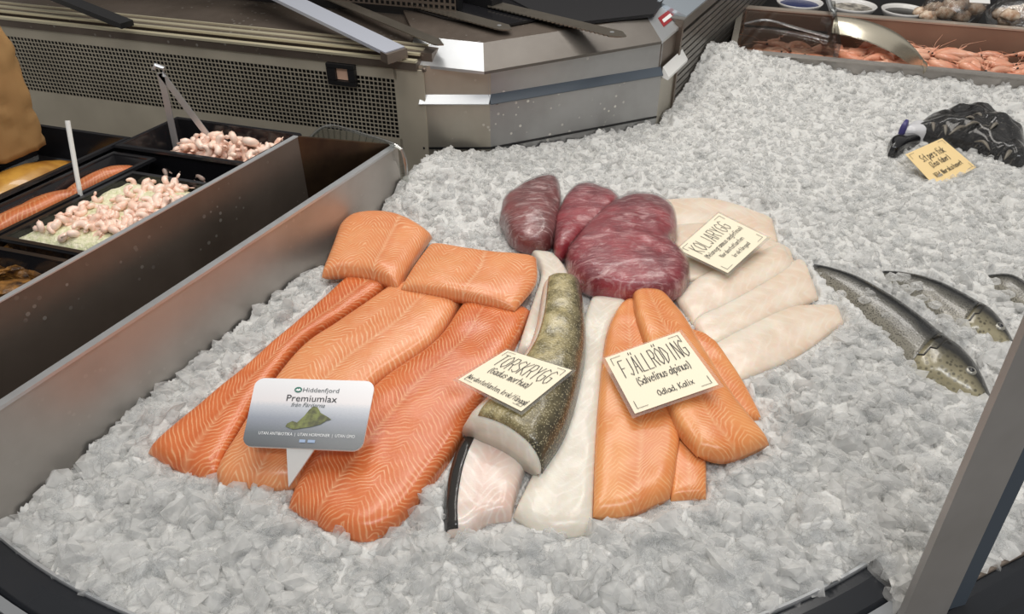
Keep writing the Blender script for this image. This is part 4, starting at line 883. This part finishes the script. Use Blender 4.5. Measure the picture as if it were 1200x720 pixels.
# printed salmon sign
def font_mesh(text, shear=0.0):
    cu = bpy.data.curves.new('t', 'FONT'); cu.body = text; cu.align_x = 'CENTER'; cu.resolution_u = 3; cu.shear = shear
    ob = bpy.data.objects.new('t', cu); C.objects.link(ob); dg = bpy.context.evaluated_depsgraph_get(); me = ob.evaluated_get(dg).to_mesh()
    v = np.array([p.co[:] for p in me.vertices]); f = [list(p.vertices) for p in me.polygons]; ob.evaluated_get(dg).to_mesh_clear()
    bpy.data.objects.remove(ob); bpy.data.curves.remove(cu); return v, f
def premium_sign():
    c = Card([(300, 443), (440, 447), (424, 529), (283, 523)], .068)
    n = NT('printed_sea_picture'); u, v, uvv = n.uv()
    wav = n.math('MULTIPLY', n.math('SUBTRACT', n.noise(26, 3, .6, n.scalev(uvv, 1, 4, 1)), .5), .10)
    t_ = n.math('ADD', v, wav)
    col = n.ramp(t_, (.0, srgb(84, 88, 92)), (.2, srgb(104, 110, 116)), (.42, srgb(146, 152, 164)), (.58, srgb(190, 194, 202)), (.66, srgb(222, 218, 220)), (1, srgb(232, 233, 236)))
    n.set(Base_Color=col, Roughness=.28)
    th = []; r_ = .13; ra = r_ * c.h / c.w
    for (cx_, cy_, a0) in ((1 - ra, r_, -90), (1 - ra, 1 - r_, 0), (ra, 1 - r_, 90), (ra, r_, 180)):
        for k in range(7): a = math.radians(a0 + 15 * k); th.append((cx_ + ra * math.cos(a), cy_ + r_ * math.sin(a)))
    V = [c.P(a, b, .0) for a, b in th]; N = len(V); V2 = [p - c.n * .0025 for p in V]
    f = [list(range(N - 1, -1, -1)), list(range(N, 2 * N))] + [(i, (i + 1) % N, (i + 1) % N + N, i + N) for i in range(N)]
    uv = [(a * c.w / c.h, 1 - b) for a, b in th] * 2
    o = obj('salmon_sign', V + V2, f, [n.m, WHITE_P], uv=uv, mat_idx=[0] + [1] * (N + 1))
    tag(o, 'white plastic salmon sign with printed island picture stuck in the middle fillet', 'sign')
    # stake
    tip = at_ice(338, 571, .014); p1, p2 = c.P(.37, .985, -.001), c.P(.605, .985, -.001)
    m = MB(); m.prism([p1, tip, p2], tuple(c.n * .0022)); m.obj('stake', WHITE_P, o)
    def put(text, ac, bb, hgt, mt, name, wid=None, shear=0):
        v, f_ = font_mesh(text, shear); sx = hgt / .7 * c.h
        if wid: sx_ = wid * c.w / (v[:, 0].max() - v[:, 0].min())
        else: sx_ = sx
        obj(name, [c.P(ac + p[0] * sx_ / c.w, bb - p[1] * sx / c.h, .0006) for p in v], f_, mt, o)
    put('Hiddenfjord', .565, .195, .065, INK_GREY, 'maker_lettering', .30)
    put('Premiumlax', .50, .335, .095, INK, 'title_lettering', .42)
    put('från Färöarna', .48, .415, .06, INK_GREY, 'origin_lettering', .28, .3)
    put('UTAN ANTIBIOTIKA  |  UTAN HORMONER  |  UTAN GMO', .52, .83, .042, INK_W, 'claim_lettering', .80)
    # round logo
    m = MB(); k = 20; ct = (.375, .165)
    m.add([c.P(ct[0] + .032 * math.cos(a), ct[1] + .032 * c.w / c.h * math.sin(a) * .8, .0007) for a in np.linspace(0, 2 * math.pi, k, endpoint=False)], [list(range(k))]); lg = m.obj('round_logo', INK_G, o)
    m = MB(); m.add([c.P(ct[0] + a, ct[1] + b, .0010) for a, b in ((-.022, .012), (-.008, -.014), (0, -.002), (.010, -.018), (.024, .012), (.0, .022))], [list(range(6))]); m.obj('logo_peak', INK_W, lg)
    isl = [(a_, b_ - .035) for a_, b_ in [(.33, .74), (.34, .70), (.38, .66), (.42, .68), (.47, .58), (.50, .49), (.53, .44), (.565, .45), (.60, .53), (.66, .58), (.70, .62), (.66, .64), (.62, .69), (.55, .73), (.46, .76), (.40, .78)]]
    m = MB(); m.add([c.P(a, b, .0008) for a, b in isl], [list(range(len(isl)))]); m.obj('island_print', simple('green_island_print', srgb(120, 128, 70), .4, 0, srgb(74, 76, 48), 160), o)
    m = MB()
    for a0, a1 in ((.47, .52), (.54, .60)):
        m.add([c.P(a, b, .0008) for a, b in ((a0, .88), (a1, .88), (a1, .92), (a0, .92))], [(0, 1, 2, 3)])
    m.obj('small_badges', simple('pale_blue_badge', srgb(150, 170, 200), .4), o)
premium_sign()

# ------------------------------------------------------------------ food in the deli pans
def shrimp_mesh(name, m, L=.034, R=.0056, curl=3.6, shell=False):
    b = MB(); n = 11; pts = []; rad = []
    for i in range(n):
        t = i / (n - 1); a = curl * (t - .5); rr = L / curl
        pts.append((rr * math.sin(a), rr * (math.cos(a) - .6), .0015 * math.sin(3 * t)))
        rad.append(R * (.45 + .75 * math.sin(math.pi * (.18 + .8 * (1 - t)) ** .9)) * (1 + .07 * (i % 2)))
    rad[-1] *= .4
    b.tube(pts, rad, 7)
    p = np.array(pts[-1]); q_ = np.array(pts[-2]); d = nrm(p - q_); s_ = np.cross(d, Z)
    b.tube([p - d * .001, p + d * R * .8, p + d * R * 1.7], [R * .35, R * .75, R * .5], 6, .3)
    mi = None
    if shell:
        h = np.array(pts[0]); hd = nrm(h - np.array(pts[1]))
        b.tube([h, h + hd * R * 2.2 + Z * R * .2, h + hd * R * 4.2 + Z * R * .5], [R * .55, R * .3, R * .06], 6)
        k0 = len(b.f)
        for sgn in (1, -1): b.ball(h + hd * R * .6 + np.cross(hd, Z) * sgn * R * .62 + Z * R * .3, R * .3, None, None, 6, 4)
        k1 = len(b.f)
        for sgn in (1, -1): b.tube([h + hd * R, h + hd * R * 4 + np.cross(hd, Z) * sgn * R * 1.2 + Z * R, h + hd * R * 8 + np.cross(hd, Z) * sgn * R * 2.4 + Z * R * .6], R * .06, 3)
        for j in range(5): 
            a = np.array(pts[2 + j]); b.tube([a, a + np.array([0, -R * 1.6, -R * .6])], [R * .2, R * .08], 4)
        mi = [0] * k0 + [1] * (k1 - k0) + [0] * (len(b.f) - k1)
    return mesh(name, b.v, b.f, [m, BLACK], True, None, mi)
def scatter(me, name, label, cat, group, spots, scale=(.85, 1.15), tilt=.7):
    for p in spots:
        o = bpy.data.objects.new(name, me); C.objects.link(o); o.location = tuple(map(float, p[:3]))
        o.rotation_euler = (random.gauss(0, tilt), random.gauss(0, tilt), p[3] if len(p) > 3 else random.uniform(0, 6.28)); k = random.uniform(*scale); o.scale = (k, k, k)
        tag(o, label, cat, group)
PS = shrimp_mesh('peeled_shrimp', PEELED)
def heap_base(s0, s1, q0, q1, z0, h, m, name, label, n=24):
    V = []; f = []
    for i in range(n):
        for j in range(n):
            a, b = i / (n - 1), j / (n - 1); e = min(1, 6 * min(a, 1 - a, b, 1 - b)) ** .5
            p = PQ(s0 + (s1 - s0) * a, q0 + (q1 - q0) * b, 0); V.append((p[0], p[1], z0 + h * e * (1 + .5 * float(vnoise(p[0], p[1], 30)) + .35 * float(vnoise(p[0], p[1], 80)))))
    k = len(V); V += [(x_, y_, z0 - .02) for x_, y_, _ in V]
    for i in range(n - 1):
        for j in range(n - 1): a = i * n + j; f += [(a, a + n, a + n + 1, a + 1), (a + k, a + k + 1, a + k + n + 1, a + k + n)]
    for i in range(n - 1):
        for a, b in ((i * n, (i + 1) * n), ((i + 1) * n + n - 1, i * n + n - 1), (i + 1, i), ((n - 1) * n + i, (n - 1) * n + i + 1)): f.append((a, b, b + k, a + k))
    o = obj(name, V, f, m, smooth=True); o['kind'] = 'stuff'; tag(o, label, 'food'); return o
heap_base(.226, .407, .012, .146, .133, .018, SALAD, 'shrimp_salad', 'creamy pale green dill salad under the shrimp in the black pan')
sp = []
for _ in range(165):
    a, b = random.uniform(.24, .395), random.uniform(.02, .128)
    if (b > .070 + .05 * random.random() or a < .262) and random.random() < .85: continue
    p = PQ(a, b, 0); sp.append((p[0], p[1], .149 + random.uniform(0, .007)))
scatter(PS, 'peeled_shrimp', 'small peeled pink shrimp lying on the creamy salad', 'shrimp', 'peeled shrimp on the salad', sp, (.55, .85))
sp = []
for _ in range(190):
    a, b = random.gauss(.515, .022), random.uniform(.025, .175)
    if not .478 < a < .57: continue
    p = PQ(a, b, 0); e = max(0, 1 - ((a - .52) / .05) ** 2) * min(1, max(0, (.19 - b) / .05)); sp.append((p[0], p[1], (.118 + random.random() * .048 * e)))
scatter(PS, 'peeled_shrimp', 'small peeled pink shrimp heaped in the rear black pan', 'shrimp', 'peeled shrimp in the rear pan', sp, (.65, .95))
def strip(name, pts, wid, th, m, label, cat):
    P = resample(pts, 24); V = []; f = []; nu = 9; uv = []
    for i, p in enumerate(P):
        t = nrm(P[min(i + 1, 23)] - P[max(i - 1, 0)]); a = nrm(np.cross(t, Z)); e = max(.25, math.sin(math.pi * min(1, (i + .6) / 24 * 1.0)) ** .35)
        for j in range(nu):
            ang = math.pi * j / (nu - 1); V.append(p + a * wid / 2 * e * math.cos(ang) + Z * th * e * math.sin(ang) ** .7 * (1 + .2 * float(vnoise(p[0], p[1] + j * .01, 50)))); uv.append((wid / 2 * math.cos(ang), i * .012))
    for i in range(23):
        for j in range(nu): f.append((i * nu + j, i * nu + (j + 1) % nu, (i + 1) * nu + (j + 1) % nu, (i + 1) * nu + j))
    f += [list(range(nu)), list(range(24 * nu - 1, 23 * nu - 1, -1))]
    return tag(obj(name, V, f, m, smooth=True, uv=uv), label, cat)
strip('smoked_salmon', [PQ(.225, .205, .130), PQ(.30, .196, .134), PQ(.36, .188, .136)], .036, .018, SMOKED, 'orange smoked salmon strip nearest the left edge, in the narrow pan', 'smoked salmon')
strip('smoked_salmon', [PQ(.345, .194, .134), PQ(.40, .186, .136), PQ(.448, .180, .132)], .030, .018, SMOKED, 'darker smoked salmon strip at the far end of the narrow pan', 'smoked salmon')
fo = strip('smoked_fish', [PQ(.10, .285, .110), PQ(.25, .290, .122), PQ(.37, .300, .124), PQ(.462, .318, .112)], .075, .030, SMOKESKIN, 'golden brown smoked fish side in the large far left pan', 'smoked fish')
strip('smoked_fish', [PQ(.462, .300, .112), PQ(.474, .275, .112), PQ(.478, .25, .105)], .04, .014, SMOKED, 'small brown smoked fish bit beyond the golden fish', 'smoked fish')
gpp = 'peppered fish pieces in the left pan'
for i, (x_, y_, r_, lab) in enumerate([(15, 305, .026, 'upper left'), (45, 322, .024, 'upper right'), (28, 318, .022, 'middle'), (45, 340, .020, 'right'), (12, 345, .026, 'lowest'), (0, 320, .024, 'at the frame edge')]):
    p = at(x_, y_, .118); m = MB(); m.ball(p, r_ * 1.2, r_ * .8, r_ * .6, 12, 8); v = np.array(m.v)
    v[:, 2] += r_ * .5 * vnoise(v[:, 0], v[:, 1], 60); v[:, :2] += (np.stack([vnoise(v[:, 1], v[:, 2], 45), vnoise(v[:, 0], v[:, 2], 45)], 1)) * r_
    tag(obj('peppered_fish_piece', v, m.f, PEPPER), 'brown pepper-crusted fish piece, %s in the left pan' % lab, 'fish piece', gpp)
# spoon and tongs
p0, p1 = at(92, 232, .145), None
top_ = on_plane(66, 153, p0, (0, 1, 0)) + np.array([0, .03, 0]); pm = on_plane(93, 222, p0, (0, 1, 0))
t = thing('serving_spoon', p0, 'serving spoon with thin white handle standing in the shrimp salad', 'spoon')
MB().tube([top_, pm, p0 + np.array([.004, -.002, -.004])], [.0032, .0030, .0030], 8).obj('handle', simple('bright_handle', (.85, .85, .82, 1), .3), t)
MB().ball(p0 + np.array([.008, -.004, -.012]), .018, .012, .005).obj('bowl', STEEL_LT, t)
hp = at(248, 160, .150); yp = hp + np.array([0, .0, 0])
t = thing('serving_tongs', hp, 'steel serving tongs standing open in the rear shrimp pan', 'tongs')
piv = on_plane(188, 86, hp, (0, 1, 0)); e1_ = on_plane(207, 176, hp, (0, 1, 0)); e2_ = on_plane(247, 164, hp, (0, 1, 0))
flatbar('arm', piv, e1_, .0095, .0016, None, np.array([0, 1., 0])).obj('arm', STEEL_LT, t); flatbar('arm', piv, e2_, .0095, .0016, None, np.array([0, 1., 0])).obj('arm', STEEL_LT, t)
m = MB(); m.tube([piv + np.array([-.008, 0, .006]), piv + np.array([-.004, 0, .012]), piv + np.array([.006, 0, .008]), piv + np.array([.004, 0, -.004])], .003, 6); m.obj('pivot_ring', STEEL_LT, t)

# ------------------------------------------------------------------ shrimp tray at rear right
frT = (T0, Wd, -nP, Z)                              # s right along the front, q back, z up
tw, td, rz, fz = 1.0, .33, .068, -.02
ty = thing('shrimp_tray', T0 + Wd * .4 - nP * .15 + Z * -.1, 'rectangular steel tray of cooked shrimp at the rear right', 'tray')
MB().box(frT, (-.01, tw), (0, .006), (-.10, rz)).obj('front_wall', STEEL_PLATE, ty)
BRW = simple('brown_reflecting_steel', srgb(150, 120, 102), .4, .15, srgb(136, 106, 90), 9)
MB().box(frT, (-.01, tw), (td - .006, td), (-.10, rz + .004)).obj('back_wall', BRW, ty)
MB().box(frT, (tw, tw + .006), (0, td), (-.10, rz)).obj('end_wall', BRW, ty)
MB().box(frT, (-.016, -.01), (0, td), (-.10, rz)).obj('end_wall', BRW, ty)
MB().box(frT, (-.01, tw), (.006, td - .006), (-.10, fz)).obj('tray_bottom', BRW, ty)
m = MB(); m.box(frT, (-.02, tw), (-.008, .008), (rz, rz + .004)); m.obj('front_flange', STEEL_PLATE, ty)
m = MB(); m.box(frT, (-.02, tw), (td - .008, td + .014), (rz + .004, rz + .008)); m.obj('back_flange', simple('pale_flange', (.6, .52, .44, 1), .3, .5), ty)
m = MB(); m.box(frT, (-.022, -.008), (-.008, td + .01), (rz, rz + .005)); m.obj('end_flange', STEEL, ty)
SM = shrimp_mesh('shell_on_shrimp', SHELLON, .075, .0085, 1.5, True)
sp = []
TQ = lambda s, q, z: T0 + Wd * s - nP * q + Z * z
for _ in range(190):
    a = random.uniform(.05, .93); b = random.uniform(.06, td - .06)
    if a < .30: hgt = .012 + .02 * random.random()
    else: hgt = .028 * min(1, (a - .25) / .08) + .02 * random.random()
    hgt *= 1.0 - .35 * (b / td)
    p = TQ(a, b, fz + .012 + hgt); sp.append((p[0], p[1], p[2], random.gauss(math.pi * (random.random() < .5) - .2, .45)))
scatter(SM, 'cooked_shrimp', 'cooked pink shell-on shrimp in the rear steel tray', 'shrimp', 'cooked shrimp in the steel tray', sp, (.85, 1.2), .25)
# acrylic lid over the left bay and divider, curved steel scoop
ad = thing('acrylic_cover', TQ(.08, .15, rz), 'clear acrylic cover over the left end of the shrimp tray', 'cover')
MB().box(frT, (.0, .20), (.02, td - .02), (rz + .003, rz + .006)).obj('sheet', ACRYLIC, ad)
MB().box(frT, (.195, .205), (.0, td + .01), (.0, rz + .035)).obj('divider', ACRYLIC, ad)
MB().box(frT, (.0, .19), (td - .14, td - .132), (rz - .002, rz + .002)).obj('slot', BLACK_M, ad)
m = MB(); m.tube(resample([TQ(.0, .17, rz + .012), TQ(.05, .20, rz + .016), TQ(.12, .17, rz + .012), TQ(.19, .13, rz + .010)], 16), .003, 6); m.obj('handle', clearmat('acrylic_handle', (.9, .9, .9, 1), .4, .2), ad)
def scoop():
    up_ = [(978, 20), (1010, 24), (1045, 36), (1070, 56), (1085, 84)]; lw_ = [(974, 38), (1005, 44), (1040, 58), (1066, 74), (1083, 86)]
    a = resample([at(x_, y_, .075) for x_, y_ in up_], 20); b = resample([at(x_, y_, .060) for x_, y_ in lw_], 20)
    t = thing('shrimp_scoop', (a.mean(0) + b.mean(0)) / 2 - Z * .02, 'curved bright metal scoop resting across the shrimp tray', 'scoop')
    V = []; f = []; n = 7
    for i in range(20):
        for j in range(n):
            k = j / (n - 1); V.append(a[i] * (1 - k) + b[i] * k + Z * .018 * math.sin(math.pi * k))
    for i in range(19):
        for j in range(n - 1): f.append((i * n + j, (i + 1) * n + j, (i + 1) * n + j + 1, i * n + j + 1))
    N = len(V); V += [p - Z * .002 for p in V]; f += [tuple(k + N for k in q_[::-1]) for q_ in f]
    obj('blade', V, f, simple('warm_polished_metal', (.80, .74, .60, 1), .25, .85), t, smooth=True)
    m = MB(); m.tube(resample([a[0], TQ(.20, td - .02, rz + .02), TQ(.19, td + .04, rz + .03)], 10), .006, 8); m.obj('handle', STEEL_LT, t)
scoop()
# goods on the counter behind the tray
bc = thing('rear_counter', TQ(.5, .7, -.12), 'dark counter behind the shrimp tray holding bowls and bags', 'counter')
MB().box(frT, (-.05, 1.6), (td + .02, 1.3), (-.12, .035)).obj('counter_top', BLACK_M, bc)
def bowl(s_, q_, r_, h, mo, mi, label):
    c = TQ(s_, q_, .037); t = thing('round_bowl', c, label, 'bowl', 'bowls behind the shrimp tray'); V = []; f = []; n = 28
    pr = [(.6, 0), (.8, .3), (.95, .8), (1, 1), (.94, 1), (.88, .8), (.72, .32), (.02, .25)]
    for a, b in pr:
        for k in range(n): g_ = 2 * math.pi * k / n; V.append(c + np.array([a * r_ * math.cos(g_), a * r_ * math.sin(g_), b * h]))
    for i in range(len(pr) - 1):
        for k in range(n): f.append((i * n + k, i * n + (k + 1) % n, (i + 1) * n + (k + 1) % n, (i + 1) * n + k))
    f.append(list(range(n))); obj('shell', V, f, mo, t, smooth=True)
    V = [c + np.array([.84 * r_ * math.cos(2 * math.pi * k / n), .84 * r_ * math.sin(2 * math.pi * k / n), .7 * h]) for k in range(n)]
    V2 = [p - Z * .01 for p in V]; obj('contents', V + V2, [list(range(n))] + [list(range(2 * n - 1, n - 1, -1))] + [(i, (i + 1) % n, (i + 1) % n + n, i + n) for i in range(n)][::1], mi, t)
WB = simple('white_bowl_glaze', (.75, .74, .72, 1), .25)
bowl(.13, .46, .060, .028, WB, simple('dark_blue_contents', srgb(36, 48, 96), .3), 'white bowl with dark blue inside, behind the tray at left')
bowl(.262, .46, .060, .030, WB, simple('grey_shell_contents', srgb(190, 184, 172), .5, 0, srgb(90, 86, 80), 60), 'white bowl of pale shells, middle of the rear row')
bowl(.385, .455, .055, .030, WB, simple('black_contents', (.02, .018, .016, 1), .3), 'white bowl with black contents beside the plastic bags')
for i, (s_, q_, sx, lab) in enumerate([(.50, .445, .075, 'left'), (.645, .44, .07, 'middle'), (.78, .44, .07, 'right')]):
    c = TQ(s_, q_, .037); t = thing('plastic_bag', c, 'clear plastic bag of brown shellfish behind the tray, %s of three' % lab, 'bag', 'bags of shellfish on the rear counter')
    m = MB(); m.ball(c + Z * .035, sx, .07, .05, 24, 12); v = np.array(m.v); v[:, 2] += .03 * vnoise(v[:, 0], v[:, 1], 25); v[:, :2] += .03 * np.stack([vnoise(v[:, 1], v[:, 2], 30), vnoise(v[:, 0], v[:, 2], 30)], 1); v[:, 2] = np.maximum(v[:, 2], c[2])
    obj('film', v, m.f, BAGFILM, t)
    for k in range(9):
        q2 = c + np.array([random.uniform(-.07, .07), random.uniform(-.04, .04), random.uniform(.02, .055)]); m = MB(); m.ball(q2, .026, .02, .014, 10, 6); v = np.array(m.v); v += (rng.random(v.shape) - .5) * .006
        obj('shellfish', v, m.f, BROWNL, t, smooth=True)
    tg = c + np.array([.02, -.05, .075]); MB().slab([tg + np.array(p) for p in ((-.025, -.01, 0), (.02, -.02, .0), (.03, .02, .02), (-.015, .03, .02))], (0, 0, .001)).obj('paper_tag', WHITE_P, t)
